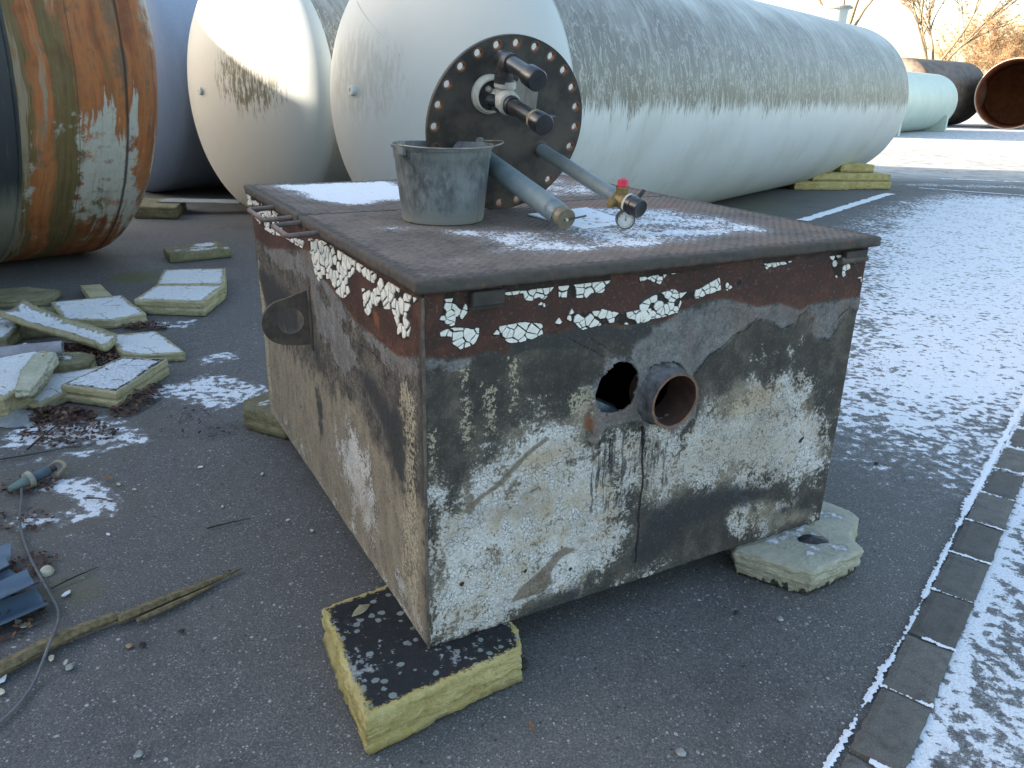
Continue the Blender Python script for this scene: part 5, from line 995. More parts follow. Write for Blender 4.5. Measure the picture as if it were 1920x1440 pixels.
def foam(name, poly, z0, th, kind, label, seed=0, groove=None, tilt=(0, 0), rough=.006, round_=.004, arch=0, parent=None, cat='foam slab', group='broken foam slabs lying on the asphalt', undercut=0, tag_=True):
    poly = [Vector((x, y)) for x, y in poly]; area = sum(poly[i].x*poly[(i+1) % len(poly)].y - poly[(i+1) % len(poly)].x*poly[i].y for i in range(len(poly)))
    if area < 0: poly = poly[::-1]
    c = sum(poly, Vector((0, 0)))/len(poly); out = []; st = .014
    per = sum((poly[(i+1) % len(poly)]-poly[i]).length for i in range(len(poly)))
    st = max(.0065, per/240)
    for i in range(len(poly)):
        a, b = poly[i], poly[(i+1) % len(poly)]; n = max(2, int((b-a).length/st)); out += [a.lerp(b, k/n) - c for k in range(n)]
    N = len(out); avg = sum(o.length for o in out)/N; vs = []; fs = []; low = []; inner = []; top = []
    nz = 12; prof = []
    for k in range(nz+1):
        t = k/nz; ins = 0
        if t < .12: ins = round_*.6*(1-t/.12)
        if t > .86: ins = round_*((t-.86)/.14)**2
        if groove:
            for g in groove: ins += .013*math.exp(-((t-g)/.05)**2)
        ins += undercut*(1-t); prof.append((t, ins))
    rings = [(1 - ins/avg, t, 0.0, 1-t, 1.0 if t > .93 else 0.0) for t, ins in prof]
    for s in (.97, .93, .88, .80, .70, .58, .44, .28, .12): rings.append(((1 - round_/avg)*s, 1.0, (1-s)*avg*.75, 0.0, 1.0))
    for (s, t, inn, lw, tp) in rings:
        for o in out:
            p3 = Vector((o.x*s, o.y*s, z0 + th*t)); w = Vector((p3.x+seed*3.7, p3.y-seed, p3.z*1.5))
            nn = mnoise.noise(w*7)*.5 + mnoise.noise(w*24)*.45 + (.35-abs(mnoise.noise(w*40)))*.7 + mnoise.noise(w*95)*.35
            dirn = Vector((o.x, o.y, 0)).normalized()
            if inn == 0: nn += mnoise.noise(Vector((w.x*2.5, w.y*2.5, p3.z*75+seed)))*.75
            if inn == 0: p3 += dirn*nn*rough*1.5
            p3.z += (mnoise.noise(w*6)*.7 + mnoise.noise(w*30)*.25)*rough*(1 if t > .5 else 0)
            if t > .05: p3.z += p3.x*tilt[0] + p3.y*tilt[1] + arch*(1-(p3.length/avg)**2)
            else: p3.z += max(0, p3.x*tilt[0] + p3.y*tilt[1])*.9
            p3.z = max(p3.z, .001 if z0 < .02 else z0*.3)
            vs.append(p3); low.append(lw); inner.append(inn); top.append(tp)
    for j in range(len(rings)-1): fs += [(j*N+i, j*N+(i+1) % N, (j+1)*N+(i+1) % N, (j+1)*N+i) for i in range(N)]
    fs.append(tuple(range(N-1, -1, -1))); fs.append(tuple((len(rings)-1)*N+i for i in range(N)))
    me = mesh(name, vs, fs, True); attr(me, 'low', low); attr(me, 'inner', inner); attr(me, 'top', top)
    if kind not in FMATS: FMATS[kind] = mat_foam(kind)
    o = link(name, me, FMATS[kind], parent, (c.x, c.y, 0) if parent is None else (c.x - parent.location.x, c.y - parent.location.y, -parent.location.z))
    if parent is None and tag_: tag(o, label, cat, group)
    return o
SUP = 'foam blocks propping up the steel box'
foam('foam_block', [(-.335, 1.515), (.045, 1.79), (.03, 1.87), (-.06, 2.03), (-.16, 2.21), (-.36, 2.07), (-.545, 1.94)], .0, .119, 'bright_tar', 'thick yellow foam block with black tarred top under the nearest corner of the box', 1, groove=(.36,), rough=.009, group=SUP, cat='foam block')
rb = foam('foam_block', [(1.0, 2.215), (1.225, 2.355), (1.205, 2.46), (1.00, 2.66), (.80, 2.52), (.77, 2.34)], .0, .105, 'white_patch', 'cracked pale foam block with a snowy patch under the right corner of the box', 2, rough=.009, undercut=.02, round_=.008, group=SUP, cat='foam block')
foam('foam_piece', [(1.19, 2.43), (1.30, 2.58), (1.285, 2.64), (1.21, 2.71), (1.06, 2.70), (1.05, 2.53)], .0, .098, 'white_patch', '', 4, rough=.006, round_=.006, parent=rb)
TARC = mat_simple('tar_crust', (.008, .008, .01), (.025, .025, .03), 20, .5)
m = MB().lathe((1.07, 2.415, .104), (0, 0, 1), [(0, .055), (.004, .048), (.006, .03), (.006, .001)], 22)
for v in m.v: v.x += mnoise.noise(v*30)*.012; v.y = 2.415 + (v.y-2.415)*.62 + mnoise.noise(v*34)*.012; v.z += mnoise.noise(v*60)*.004
t_ = m.build('tar_lump', TARC, None, smooth=True); t_.parent = rb; t_.location = (-rb.location.x, -rb.location.y, 0)
foam('foam_block', [(-1.27, 3.46), (-1.30, 3.56), (-1.21, 3.70), (-1.0, 3.72), (-.93, 3.40), (-1.05, 3.35), (-1.16, 3.40)], .0, .115, 'dull_patch', 'mossy dull foam block under the far left corner of the box', 3, rough=.007, round_=.02, group=SUP, cat='foam block')
foam('foam_block', [(.75, 3.95), (1.05, 4.1), (.9, 4.4), (.6, 4.2)], 0, .118, 'dull_snow', 'foam block hidden under the rear corner of the box', 5, group=SUP, cat='foam block')
foam('foam_slab', [(-3.27, 7.30), (-3.10, 7.04), (-2.66, 7.36), (-2.92, 7.70)], 0, .085, 'dull_patch', 'single foam slab lying alone on the asphalt before the white tanks', 6, round_=.006)
foam('foam_slab', [(-2.84, 6.30), (-2.38, 6.41), (-2.19, 5.86), (-2.69, 5.82)], 0, .112, 'pale_snow', 'rear one of two long snowy slabs lying end to end beside the box', 7, groove=(.5,), rough=.004)
foam('foam_slab', [(-2.69, 5.80), (-2.19, 5.84), (-2.17, 5.36), (-2.66, 5.38)], 0, .108, 'pale_snow', 'front one of two long snowy slabs lying end to end beside the box', 8, groove=(.5,), rough=.004)
foam('foam_strip', [(-3.36, 5.98), (-3.24, 6.05), (-2.97, 5.68), (-3.08, 5.58)], 0, .05, 'pale_bare', 'narrow bare foam strip pointing out behind a wide snowy slab', 9, rough=.003, tilt=(.0, -.03))
foam('foam_slab', [(-3.25, 5.38), (-2.86, 5.60), (-2.49, 5.17), (-2.64, 5.02), (-2.96, 5.0)], 0, .068, 'pale_snow', 'wide snowy slab in front of the narrow bare strip', 10, rough=.004, tilt=(.0, .03))
foam('foam_slab', [(-3.88, 5.74), (-3.72, 5.86), (-3.40, 5.78), (-3.36, 5.5), (-3.68, 5.44)], 0, .055, 'dull_bare', 'bare olive slab at the left edge below the rusty tank', 11, rough=.006)
foam('foam_slab', [(-3.4, 5.32), (-3.1, 5.34), (-2.98, 5.12), (-3.25, 5.0)], 0, .05, 'dull_bare', 'dark mossy slab between the olive slab and the curved one', 12, rough=.006)
foam('foam_slab', [(-3.42, 5.02), (-3.12, 4.82), (-3.04, 4.52), (-3.30, 4.40), (-3.5, 4.7)], 0, .085, 'dull_snow', 'snow topped slab cut by the left edge of the picture under the curved one', 13, rough=.006)
foam('foam_slab', [(-3.20, 4.98), (-3.02, 5.02), (-2.88, 4.84), (-3.10, 4.74)], 0, .075, 'dull_snow', 'small snowy slab half hidden behind the curved one', 14)
# curved shell piece lying on top
def shell_piece():
    vs = []; fs = []; top = []; inn = []; low = []; n, k = 34, 8; a = Vector((-3.22, 4.86)); b = Vector((-2.40, 4.44)); dr = (b-a).normalized(); nr = Vector((-dr.y, dr.x)); L = (b-a).length
    for lay in (0, 1):
        for i in range(n+1):
            for j in range(k+1):
                t = i/n; s = j/k; wdt = .20*(1-.25*t); z = .155 - .085*t + .05*(1-2*s)**2 - .012*math.sin(t*5) - (0 if lay else .042)
                p = a + dr*L*t + nr*(s-.5)*wdt; q = Vector((p.x, p.y, z)); e = min(t, 1-t)*L; e2 = min(s, 1-s)*wdt; w = mnoise.noise(q*22)*.008 + mnoise.noise(q*60)*.003
                if min(e, e2) < .001: q += Vector((dr.x, dr.y, 0))*w*2 + Vector((nr.x, nr.y, 0))*w
                q.z += w*.5; vs.append(q - Vector((-2.81, 4.65, 0))); top.append(lay); inn.append(min(e, e2)); low.append(0)
    S = (n+1)*(k+1)
    for i in range(n):
        for j in range(k): q = i*(k+1)+j; fs += [(q, q+k+1, q+k+2, q+1), (S+q, S+q+1, S+q+k+2, S+q+k+1)]
    for i in range(n):
        for j in (0, k): q = i*(k+1)+j; fs.append((q, q+k+1, S+q+k+1, S+q))
    for j in range(k):
        for i in (0, n): q = i*(k+1)+j; fs.append((q, q+1, S+q+1, S+q))
    me = mesh('foam_shell', vs, fs, True); attr(me, 'top', top); attr(me, 'inner', inn); attr(me, 'low', low)
    bm = bmesh.new(); bm.from_mesh(me); bmesh.ops.recalc_face_normals(bm, faces=bm.faces); bm.to_mesh(me); bm.free()
    tag(link('foam_shell', me, FMATS['pale_snow'], None, (-2.81, 4.65, 0)), 'long curved foam shell tilted on top of the other pieces', 'foam slab', 'broken foam slabs lying on the asphalt')
shell_piece()
foam('foam_slab', [(-2.54, 4.70), (-2.28, 4.82), (-2.15, 4.68), (-1.93, 4.42), (-2.10, 4.36), (-2.27, 4.36)], 0, .055, 'pale_snow', 'thin stepped snowy slab between the curved shell and the box', 15, rough=.004)
foam('foam_slab', [(-2.29, 3.74), (-1.97, 3.66), (-1.93, 4.18), (-2.19, 4.20)], 0, .095, 'pale_tarsnow', 'thick snowy slab with dark tar rim and grooved edge nearest the box', 16, groove=(.5,), rough=.004, tilt=(0, 0))
foam('foam_slab', [(-2.50, 3.60), (-2.32, 3.58), (-2.26, 3.78), (-2.20, 4.12), (-2.40, 4.12), (-2.62, 3.9)], 0, .06, 'pale_snow', 'flat slab wedged behind the thick snowy one', 17, rough=.005)
foam('foam_slab', [(-2.62, 4.22), (-2.35, 4.20), (-2.32, 4.08), (-2.5, 3.98), (-2.68, 4.05)], 0, .11, 'dull_patch', 'crumbled olive piece propped behind the split slab', 18, rough=.012)
foam('foam_slab', [(-2.95, 3.9), (-2.64, 4.12), (-2.50, 4.02), (-2.36, 3.62), (-2.40, 3.46), (-2.7, 3.40)], .03, .115, 'pale_snow', 'large split slab with snow at the left edge of the picture', 19, rough=.008, tilt=(.06, .10))
foam('foam_lump', [(-2.60, 4.13), (-2.53, 4.14), (-2.44, 4.0), (-2.40, 3.86), (-2.34, 3.72), (-2.30, 3.52), (-2.36, 3.50), (-2.44, 3.66), (-2.52, 3.86)], .105, .065, 'white_bare', 'rough cream edge strip of foam lying on the large split slab', 20, rough=.020, round_=.02, cat='foam lump')
foam('foam_slab', [(-3.0, 4.25), (-2.86, 4.42), (-2.70, 4.36), (-2.74, 4.16), (-2.95, 4.1)], 0, .09, 'dull_snow', 'snow topped piece behind the grey tube', 21, rough=.006)
GT = mat_simple('lilac_grey_tube', (.17, .165, .19), (.26, .25, .28), 12, .5)
a_, b_ = Vector((-2.95, 3.90, .16)), Vector((-2.46, 4.10, .17)); dd = (b_-a_)
tag(MB().lathe((0, 0, 0), dd, [(0, .041), (dd.length-.002, .041), (dd.length, .040), (dd.length, .032), (dd.length-.2, .032), (dd.length-.2, .001)], 28).build('grey_tube', GT, None, smooth=True, loc=a_), 'short lilac grey plastic tube lying among the foam slabs at the left', 'tube')
# foam packing under the big tank
PK = 'foam bars packed under the big tank'
def bar(x, y, L, Wd, z0, h, kind, label, seed, ang=.12):
    d = Vector((math.cos(ang), math.sin(ang))); n = Vector((-d.y, d.x)); c = Vector((x, y)); p = [c-d*L/2-n*Wd/2, c+d*L/2-n*Wd/2, c+d*L/2+n*Wd/2, c-d*L/2+n*Wd/2]
    foam('foam_bar', [tuple(q) for q in p], z0, h, kind, label, seed, rough=.004, round_=.006, cat='foam bar', group=PK)
bar(5.25, 14.35, 1.0, .55, 0, .13, 'bright_bare', 'short lower foam bar at the left of the stack under the big tank', 31); bar(5.95, 14.62, 1.25, .6, 0, .13, 'bright_bare', 'lower right foam bar of the stack under the big tank', 32)
bar(5.85, 14.64, 1.45, .55, .135, .12, 'bright_bare', 'long middle foam bar with a black streak under the big tank', 33, .13); bar(6.05, 14.9, .62, .5, .26, .13, 'bright_bare', 'topmost small foam bar wedged against the big tank', 34, .1)
foam('foam_block', [(-4.75, 10.1), (-4.2, 10.2), (-4.0, 9.4), (-4.5, 9.4)], 0, .14, 'dull_bare', 'low dark foam block in the gloom behind the rusty tank', 35, group=None)
tag(MB().add([(0,0,.16),(.9,.25,.13),(.9,.55,.13),(0,.3,.16),(0,0,.15),(.9,.25,.12),(.9,.55,.12),(0,.3,.15)], [(0,1,2,3),(7,6,5,4),(0,4,5,1),(1,5,6,2),(2,6,7,3),(3,7,4,0)]).build('thin_board', mat_simple('pale_board', (.2,.22,.22), (.32,.34,.33), 8, .8), None, loc=(-4.35, 9.7, 0)), 'thin pale board lying on the dark block behind the rusty tank', 'board')

# ---------------------------------------------------------------- small debris at the left
WOOD = mat_simple('weathered_wood', (.07, .055, .03), (.22, .17, .09), 16, .85, stretch=(3, 3, 3))
def stick(name, pts, radii, mat, label, cat, n=7, flat=.6, seed=0, group=None):
    pts = [Vector(p) for p in pts]; c = pts[0].copy(); m = MB().tube([p-c for p in spline(pts, 5)], [np.interp(i, np.linspace(0, (len(pts)-1)*5, len(radii)), radii) for i in range((len(pts)-1)*5+1)], n)
    for v in m.v: w = (v+c)*30; v += Vector((mnoise.noise(w), mnoise.noise(w+Vector((9,9,9))), mnoise.noise(w+Vector((3,1,7)))*flat))*radii[0]*.22
    return tag(m.build(name, mat, None, loc=c), label, cat, group)
stick('wood_lath', [(-1.55, 1.58, .022), (-1.40, 1.77, .022), (-1.31, 1.90, .020), (-1.195, 2.012, .018)], [.021, .020, .019, .015], WOOD, 'long weathered wooden lath broken in two, nearer half at the lower left', 'lath', 6)
stick('wood_lath', [(-1.185, 2.0, .015), (-1.10, 2.09, .014), (-1.0, 2.19, .012), (-.905, 2.30, .008)], [.016, .015, .012, .003], WOOD, 'farther pointed half of the broken wooden lath', 'lath', 6)
stick('wood_splinter', [(-1.13, 2.005, .010), (-1.06, 2.08, .010), (-.97, 2.19, .008)], [.007, .009, .004], WOOD, 'thin dark splinter lying alongside the pointed half lath', 'splinter', 6)
CAB = mat_simple('grey_cable', (.07, .075, .085), (.13, .135, .15), 20, .5)
cpts = [(-1.96, 2.82, .02), (-1.90, 2.71, .008), (-1.83, 2.58, .006), (-1.74, 2.45, .007), (-1.63, 2.31, .014), (-1.55, 2.22, .012), (-1.47, 2.13, .016), (-1.39, 2.04, .012), (-1.33, 1.93, .040), (-1.305, 1.85, .045), (-1.29, 1.74, .010), (-1.285, 1.66, .006), (-1.30, 1.58, .005), (-1.34, 1.48, .005)]
c = Vector(cpts[0]); tag(MB().tube([p - c for p in spline(cpts, 6)], .0045, 8).build('cable', CAB, None, smooth=True, loc=c), 'thin grey cable curling down the left edge over the lath', 'cable')
# connector at the cable end
PLB = mat_simple('blue_grey_plastic', (.045, .07, .095), (.08, .115, .145), 14, .45); PGR = mat_simple('green_grey_plastic', (.10, .14, .135), (.15, .19, .18), 14, .5)
con = tag(empty('cable_connector', (-1.96, 2.82, .028)), 'blue grey cable connector with pale collars at the end of the thin cable', 'connector')
dd = Vector((.42, .80, .06)).normalized()
MB().lathe((0, 0, 0), dd, [(-.05, .001), (-.05, .011), (-.01, .018), (.02, .022), (.022, .02)], 18).build('cable_gland', PGR, con, smooth=True)
MB().lathe(dd*.022, dd, [(0, .018), (0, .034), (.018, .036), (.020, .018)], 22).build('collar', mat_simple('pale_collar', (.22, .22, .18), (.34, .33, .28), 20, .6), con, smooth=True)
MB().lathe(dd*.040, dd, [(0, .022), (.075, .022), (.077, .016)], 20).build('barrel', PLB, con, smooth=True)
MB().lathe(dd*.115, dd, [(0, .014), (.03, .014), (.03, .001)], 16).build('dark_plug', BLACKM, con, smooth=True)
MB().tube(spline([dd*.14+Vector((-.04, .01, -.01)), dd*.15+Vector((-.01, .03, .01)), dd*.14+Vector((.035, .02, .0)), dd*.11+Vector((.045, -.01, -.012))], 6), .008, 8).build('rubber_loop', mat_simple('tan_rubber', (.16, .14, .09), (.26, .23, .16), 20, .7), con, smooth=True)
# shards of blue plastic sheet
BLS = mat_simple('blue_plastic_sheet', (.055, .085, .125), (.09, .13, .18), 6, .38, spec=.5, bump=.0008)
def shard(poly, z, curl, label, seed, marks=()):
    c = Vector((sum(p[0] for p in poly)/len(poly), sum(p[1] for p in poly)/len(poly), 0)); vs = []; fs = []; n = 9; k = 7; (a, b, d_, e) = [Vector((*p, 0)) for p in poly]
    for lay in (1, 0):
        for i in range(n+1):
            for j in range(k+1):
                s, t = i/n, j/k; p = a.lerp(b, s).lerp(e.lerp(d_, s), t) - c; w = mnoise.noise(Vector((s*2.3+seed, t*2, seed)))
                p.z = z + curl*(2*t-1)**2*(1+.4*s) + w*.010 - curl*.15 - (0 if lay else .003)
                if i in (0, n) or j in (0, k): p.x += mnoise.noise(Vector((s*9, t*9, seed)))*.008; p.y += mnoise.noise(Vector((s*9, t*9, seed+4)))*.006
                p.z = max(p.z, .002 + .003*lay); vs.append(p)
    S = (n+1)*(k+1)
    for i in range(n):
        for j in range(k): q = i*(k+1)+j; fs += [(q, q+k+1, q+k+2, q+1), (S+q, S+q+1, S+q+k+2, S+q+k+1)]
    for i in range(n):
        for j in (0, k): q = i*(k+1)+j; fs.append((q, q+k+1, S+q+k+1, S+q))
    for j in range(k):
        for i in (0, n): q = i*(k+1)+j; fs.append((q, q+1, S+q+1, S+q))
    me = mesh('plastic_shard', vs, fs, True); bm = bmesh.new(); bm.from_mesh(me); bmesh.ops.recalc_face_normals(bm, faces=bm.faces)
    for ed in bm.edges:
        if len(ed.link_faces) == 2 and ed.calc_face_angle(0) > .8: ed.smooth = False
    bm.to_mesh(me); bm.free()
    return tag(link('plastic_shard', me, BLS, None, c), label, 'plastic sheet', 'blue plastic shards at the lower left')
shard([(-1.98, 2.19), (-1.72, 2.36), (-1.66, 2.24), (-1.86, 2.06)], .030, .012, 'uppermost blue plastic shard with a short white mark', 1)
shard([(-1.90, 2.06), (-1.68, 2.26), (-1.62, 2.20), (-1.76, 1.96)], .050, .015, 'second blue plastic shard, folded with a white tick near its middle', 2)
shard([(-1.80, 2.02), (-1.63, 2.20), (-1.545, 2.17), (-1.60, 2.05)], .035, .010, 'dark blue plastic shard tucked beneath the folded one', 3)
shard([(-1.78, 1.94), (-1.54, 2.155), (-1.47, 2.10), (-1.64, 1.86)], .050, .022, 'longest blue plastic shard, with a rolled edge, nearest the cable', 4)
shard([(-1.72, 1.90), (-1.50, 2.12), (-1.415, 2.04), (-1.58, 1.85)], .020, .014, 'lower layer of blue plastic under the longest shard', 5)
shard([(-1.62, 1.66), (-1.50, 1.78), (-1.44, 1.74), (-1.54, 1.62)], .018, .008, 'smallest blue plastic shard cut off by the picture edge beside the lath', 6)
MARK = Mat('white_mark', .6); MARK = MARK.done((.6, .62, .64))
# shell-shaped chip, and paint scraps
CRM = mat_simple('cream_chip', (.36, .33, .24), (.52, .49, .38), 30, .7)
m = MB(); m.lathe((0, 0, -.01), (0, 0, 1), [(.016, .001), (.015, .010), (.010, .018), (.0, .022)], 20)
m.v = [v for v in m.v]; o = m.build('curved_chip', CRM, None, smooth=True, loc=(-1.545, 2.255, .012), rot=(.5, .2, .4)); tag(o, 'cream half-dome chip standing over the cable above the blue shards', 'chip')
def scrap(x, y, s, mat, label, cat, seed, z=.004, asp=.5, group='pale paint scraps scattered on the asphalt', name='paint_scrap'):
    r = random.Random(seed); n = r.randint(6, 8); rot = r.uniform(0, 3.1); q = []
    for i in range(n): a = 2*math.pi*i/n; rr = s*r.uniform(.6, 1.1); px, py = rr*math.cos(a), rr*math.sin(a)*asp; q.append((px*math.cos(rot)-py*math.sin(rot), px*math.sin(rot)+py*math.cos(rot), r.uniform(0, s*.18)))
    vs = [(a, b, z+c_) for a, b, c_ in q] + [(a*1.02, b*1.02, z+c_-.003) for a, b, c_ in q]
    o = link(name, mesh(name, vs, [tuple(range(n))] + [(i, n+i, n+(i+1) % n, (i+1) % n) for i in range(n)]), mat, None, (x, y, 0))
    return tag(o, label, cat, group)
for i, (x, y, s, lb) in enumerate(((-1.42, 2.135, .022, 'oblong white scrap beside the cable above the lath'), (-1.475, 1.985, .030, 'largest cream scrap between the longest blue shard and the lath'), (-1.30, 1.835, .018, 'white splinter scrap just below the lath'), (-1.385, 1.74, .022, 'pale scrap touching the lower side of the lath'),
      (-1.36, 1.70, .020, 'bluish white scrap below the lath near the picture edge'), (-1.80, 2.30, .025, 'flat white scrap above the uppermost blue shard'), (-1.18, 2.04, .0, ''), (-1.25, 1.82, .012, 'tiny pale scrap right of the white splinter scrap'), (-.73, 2.56, .014, 'white scrap on bare asphalt left of the box side'), (-.84, 2.63, .011, 'small round pale scrap farther from the box side'),
      (-1.60, 2.88, .016, 'pale scrap near the snow patch by the connector'), (-1.52, 2.84, .013, 'second small scrap right of the snow patch by the connector'), (-1.46, 2.5, .012, 'little cream scrap below the snow patch'), (-1.12, 2.72, .012, 'lone scrap in the middle of the asphalt'), (-1.05, 3.0, .015, 'white scrap nearest the mossy foam block'), (-1.33, 3.05, .014, 'oblong white fleck on the asphalt left of the steel box'))):
    if s: scrap(x, y, s, CRM if i % 3 else MARK, lb, 'scrap', 100+i, .004 if i != 3 else .006)
PEB = mat_simple('pebble', (.14, .15, .15), (.30, .31, .30), 20, .8); PEBD = mat_simple('dark_crumb', (.012, .012, .012), (.03, .028, .026), 20, .9); LEAFM = mat_simple('orange_leaf', (.16, .065, .02), (.32, .16, .06), 20, .7); TANL = mat_simple('tan_leaf', (.22, .14, .07), (.32, .22, .12), 20, .7)
def pebble(x, y, r, mat, label, cat, seed, group):
    m = MB(); m.lathe((0, 0, -r*.2), (0, 0, 1), [(r*.95*(.5-.5*math.cos(math.pi*k/6)), r*math.sin(math.pi*k/6)+.0001) for k in range(7)], 10)
    for v in m.v: w = v/r*.9+Vector((seed, 0, 0)); v += v.normalized()*mnoise.noise(w)*r*.5
    return tag(m.build('pebble', mat, None, smooth=True, loc=(x, y, 0)), label, cat, group)
pg = 'loose stones lying on the asphalt'
for i, (x, y, r_, mt, lb) in enumerate(((.87, 2.10, .012, PEB, 'grey pebble on the asphalt right below the right foam block'), (.45, 1.55, .014, PEB, 'pale stone near the bottom edge left of the setts'), (-.39, 1.92, .006, PEBD, 'black crumb left of the front foam block'), (-1.105, 1.90, .010, TANL, 'tan pebble lying next to a dark one right of the lath'), (-1.07, 1.905, .010, PEBD, 'dark pebble next to the tan one'),
      (.74, 2.13, .009, PEBD, 'dark crumb under the right foam block tip'), (-1.23, 1.80, .012, PEB, 'grey stone right of the lath lower part'), (1.66, 3.25, .010, PEBD, 'dark stone at the near edge of the snowy yard'), (.05, 1.86, .020, PEBD, 'black lump beside the front foam block under the box'), (-.02, 1.95, .018, PEBD, 'second black lump in the gap under the box'), (-.98, 1.97, .009, PEBD, 'small black stone left of centre on the open asphalt'), (-.90, 1.50, .011, PEB, 'bluish pebble near the bottom edge of the picture'))):
    pebble(x, y, r_, mt, lb, 'stone', i*3.3, pg)
def leaf_mesh(seed, s):
    r = random.Random(seed); vs = [(0, 0, .004)]; n = 9
    for i in range(n): a = 2*math.pi*i/n; rr = s*(.5+.5*abs(math.cos(a*1.0)))*r.uniform(.6, 1.1); vs.append((rr*math.cos(a), rr*math.sin(a)*.6, .003 + r.uniform(0, s*.5)))
    return mesh('leaf', vs, [(0, 1+i, 1+(i+1) % n) for i in range(n)])
for x, y, s, mt, rz, lb in ((.072, 1.62, .018, LEAFM, 1.9, 'small orange brown leaf on the asphalt right of the front foam block'), (-1.66, 2.92, .018, LEAFM, .2, 'orange leaf right of the connector'), (-2.0, 3.75, .0, LEAFM, 0, '')):
    if s: tag(link('leaf', leaf_mesh(5, s), mt, None, (x, y, .002), (0, 0, rz)), lb, 'leaf')
# dead leaves and litter gathered between the slabs: nobody could count them
def litter(name, regions, n, smin, smax, mat, label, seed, zmax=.03):
    r = random.Random(seed); vs = []; fs = []
    for (cx, cy, rx, ry, share) in regions:
        for _ in range(int(n*share)):
            a = r.uniform(0, 6.28); q = math.sqrt(r.random()); x = cx+rx*q*math.cos(a); y = cy+ry*q*math.sin(a); s = r.uniform(smin, smax); b = len(vs); t = r.uniform(0, 6.28); z = .003 + r.random()*zmax*(1-q*.7)
            u = Vector((math.cos(t), math.sin(t), r.uniform(-.5, .5)))*s; v = Vector((-math.sin(t), math.cos(t), r.uniform(-.6, .6)))*s*r.uniform(.35, .8); c_ = Vector((x, y, z+s*.3)); k = Vector((0, 0, s*r.uniform(-.4, .4)))
            vs += [c_-u, c_-u*.2-v, c_+u*.7-v*.6, c_+u, c_+u*.6+v*.7+k, c_-u*.3+v+k]; fs += [(b, b+1, b+5), (b+1, b+2, b+4, b+5), (b+2, b+3, b+4)]
    for v in vs: v.z = max(v.z, .002)
    return tag(link(name, mesh(name, vs, fs), mat), label, 'leaf litter', None, 'stuff')
LIT = Mat('dead_leaves', .85); g_ = LIT.n('ShaderNodeNewGeometry').outputs['Random Per Island']; LIT = LIT.done(LIT.ramp(g_, [(0, (.020, .010, .009)), (.5, (.060, .026, .018)), (.85, (.11, .055, .035)), (1, (.19, .12, .07))]), .85)
litter('leaf_litter', [(-2.62, 4.52, .24, .13, .40), (-2.42, 4.38, .18, .10, .16), (-2.22, 3.55, .20, .09, .18), (-1.93, 3.78, .10, .22, .10), (-2.05, 3.35, .22, .14, .08), (-3.02, 5.62, .1, .06, .05), (-2.45, 5.05, .16, .07, .06), (-2.36, 3.86, .06, .1, .05)], 4600, .005, .0155, LIT, 'heap of dark red brown dead leaves between the foam slabs', 5, .05)
litter('leaf_litter', [(-1.95, 2.86, .12, .10, .22), (-1.55, 2.0, .14, .13, .26), (-1.62, 2.28, .08, .10, .12), (-1.50, 3.55, .3, .2, .12), (-1.82, 2.58, .12, .08, .12), (-1.55, 1.80, .10, .07, .16)], 620, .004, .013, LIT, 'loose crumbs of dead leaves and dirt along the left edge', 6, .015)
GRV = Mat('loose_grit', .8); g_ = GRV.n('ShaderNodeNewGeometry').outputs['Random Per Island']; GRV = GRV.done(GRV.ramp(g_, [(0, (.02, .02, .02)), (.4, (.10, .10, .10)), (.75, (.24, .25, .25)), (.92, (.42, .43, .41)), (1, (.5, .45, .33))]), .8)
def grit():
    r = random.Random(11); vs = []; fs = []
    for _ in range(5200):
        x = r.uniform(-2.4, 2.4); y = r.uniform(1.35, 5.2); s = r.uniform(.0012, .0034)*(1.8 if r.random() < .03 else 1)
        b = len(vs); a = r.uniform(0, 6.28); ca, sa = math.cos(a), math.sin(a)
        for (u, v, w) in ((-1, -.6, 0), (.8, -.8, 0), (1, .7, 0), (-.7, .8, 0), (-.4, -.3, .8), (.5, .3, .7)): vs.append((x+(u*ca-v*sa)*s, y+(u*sa+v*ca)*s, w*s))
        fs += [(b, b+1, b+5, b+4), (b+1, b+2, b+5), (b+2, b+3, b+4, b+5), (b+3, b, b+4)]
    return tag(link('loose_grit', mesh('loose_grit', vs, fs), GRV), 'fine loose grit scattered over the asphalt', 'grit', None, 'stuff')
grit()
TWG = mat_simple('dark_twig', (.02, .016, .014), (.06, .045, .035), 20, .9)
stick('twig', [(-1.12, 2.555, .004), (-1.06, 2.585, .008), (-.985, 2.635, .004)], [.0035, .003, .0012], TWG, 'thin dark twig on the open asphalt left of the box', 'twig', 5)
stick('twig', [(-2.14, 3.16, .01), (-2.10, 3.24, .05), (-2.07, 3.42, .07)], [.005, .004, .002], TWG, 'upright reddish twig sticking out of the leafy snow', 'twig', 5)
stick('twig', [(-2.36, 3.03, .006), (-2.22, 3.06, .008), (-2.08, 3.14, .006), (-2.0, 3.2, .004)], [.004, .0035, .003, .0015], TWG, 'long black twig at the left edge of the leafy snow', 'twig', 5)
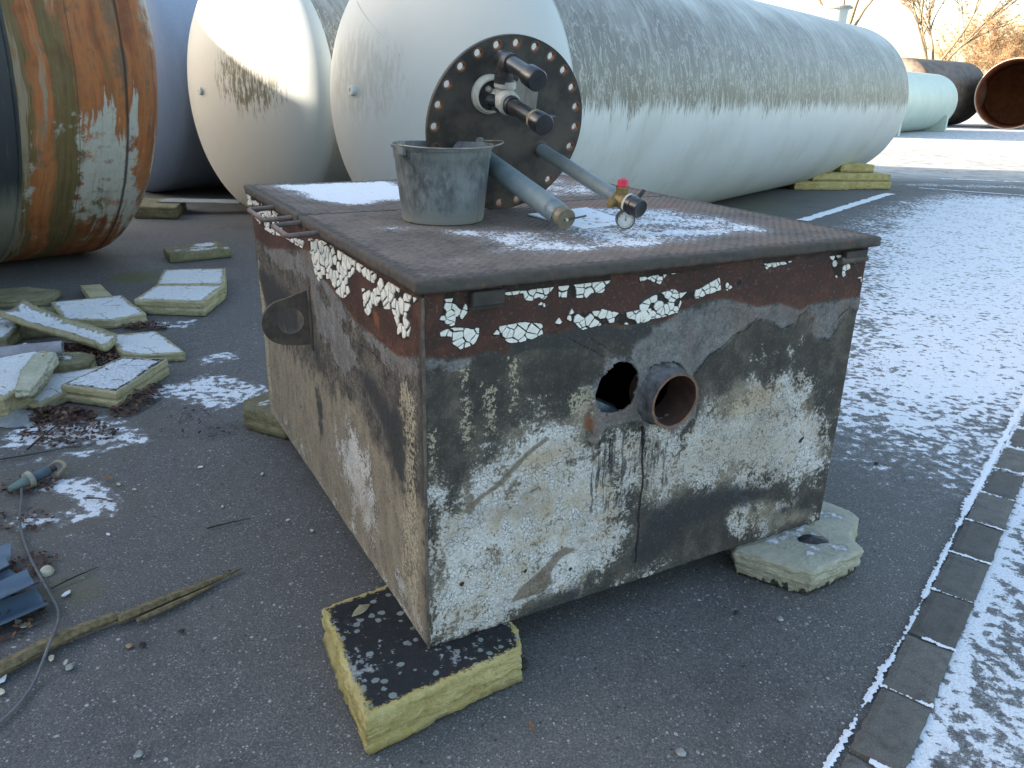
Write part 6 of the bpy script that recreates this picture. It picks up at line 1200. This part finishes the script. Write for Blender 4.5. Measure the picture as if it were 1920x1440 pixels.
stick('twig', [(-1.67, 2.755, .006), (-1.61, 2.75, .008), (-1.56, 2.735, .005)], [.0035, .003, .002], TWG, 'short bent twig lying on the snow right of the connector', 'twig', 5)
stick('twig', [(-1.48, 2.16, .006), (-1.44, 2.22, .008), (-1.39, 2.29, .005)], [.0025, .003, .001], TWG, 'dark twig crossing the asphalt above the longest blue shard', 'twig', 5)
# crumpled clear plastic bag
def bag():
    PB = Mat('clear_plastic', .25, spec=.6); PB.b.inputs['Transmission Weight'].default_value = .75; PB.b.inputs['IOR'].default_value = 1.25; pm = PB.done((.62, .68, .72), .28, PB.noise(PB.obj(), 60, 4), .002)
    m = MB(); n = 22; vs = []; fs = []
    for i in range(n+1):
        for j in range(n+1):
            x = (i/n-.5)*.24; y = (j/n-.5)*.17; r = math.hypot(x/.12, y/.085); z = .003 + max(0, 1-r*r)*.045 + abs(mnoise.noise(Vector((x*38, y*38, 1))))*.028*max(0, 1-r*.7); vs.append((x + mnoise.noise(Vector((x*20, y*20, 5)))*.02, y + mnoise.noise(Vector((x*20, y*20, 9)))*.02, z))
    for i in range(n):
        for j in range(n): q = i*(n+1)+j; fs.append((q, q+n+1, q+n+2, q+1))
    m.add(vs, fs); tag(m.build('plastic_bag', pm, None, smooth=False, loc=(-2.40, 3.50, 0)), 'crumpled clear plastic bag in front of the split foam slab', 'plastic bag')
bag()

sl = MB(); n = 14; a_ = [(-.036 + .072*i/n) for i in range(n+1)]
sl.add([(x, .011*math.cos(x/.036*1.57), .004 + .006*math.cos(x/.036*1.57)) for x in a_] + [(x, -.012*math.cos(x/.036*1.57), .001) for x in a_] + [(x, 0, .012*math.cos(x/.036*1.57)+.002) for x in a_],
       [(i, i+1, 2*n+2+i+1, 2*n+2+i) for i in range(n)] + [(2*n+2+i, 2*n+2+i+1, n+1+i+1, n+1+i) for i in range(n)] + [(n+1+i, n+1+i+1, i+1, i) for i in range(n)])
tag(sl.build('foam_sliver', FMATS['pale_bare'], None, loc=(-.425, 1.93, .121), rot=(0, 0, .95)), 'small pale crescent sliver lying on the tarred top of the front foam block', 'sliver')
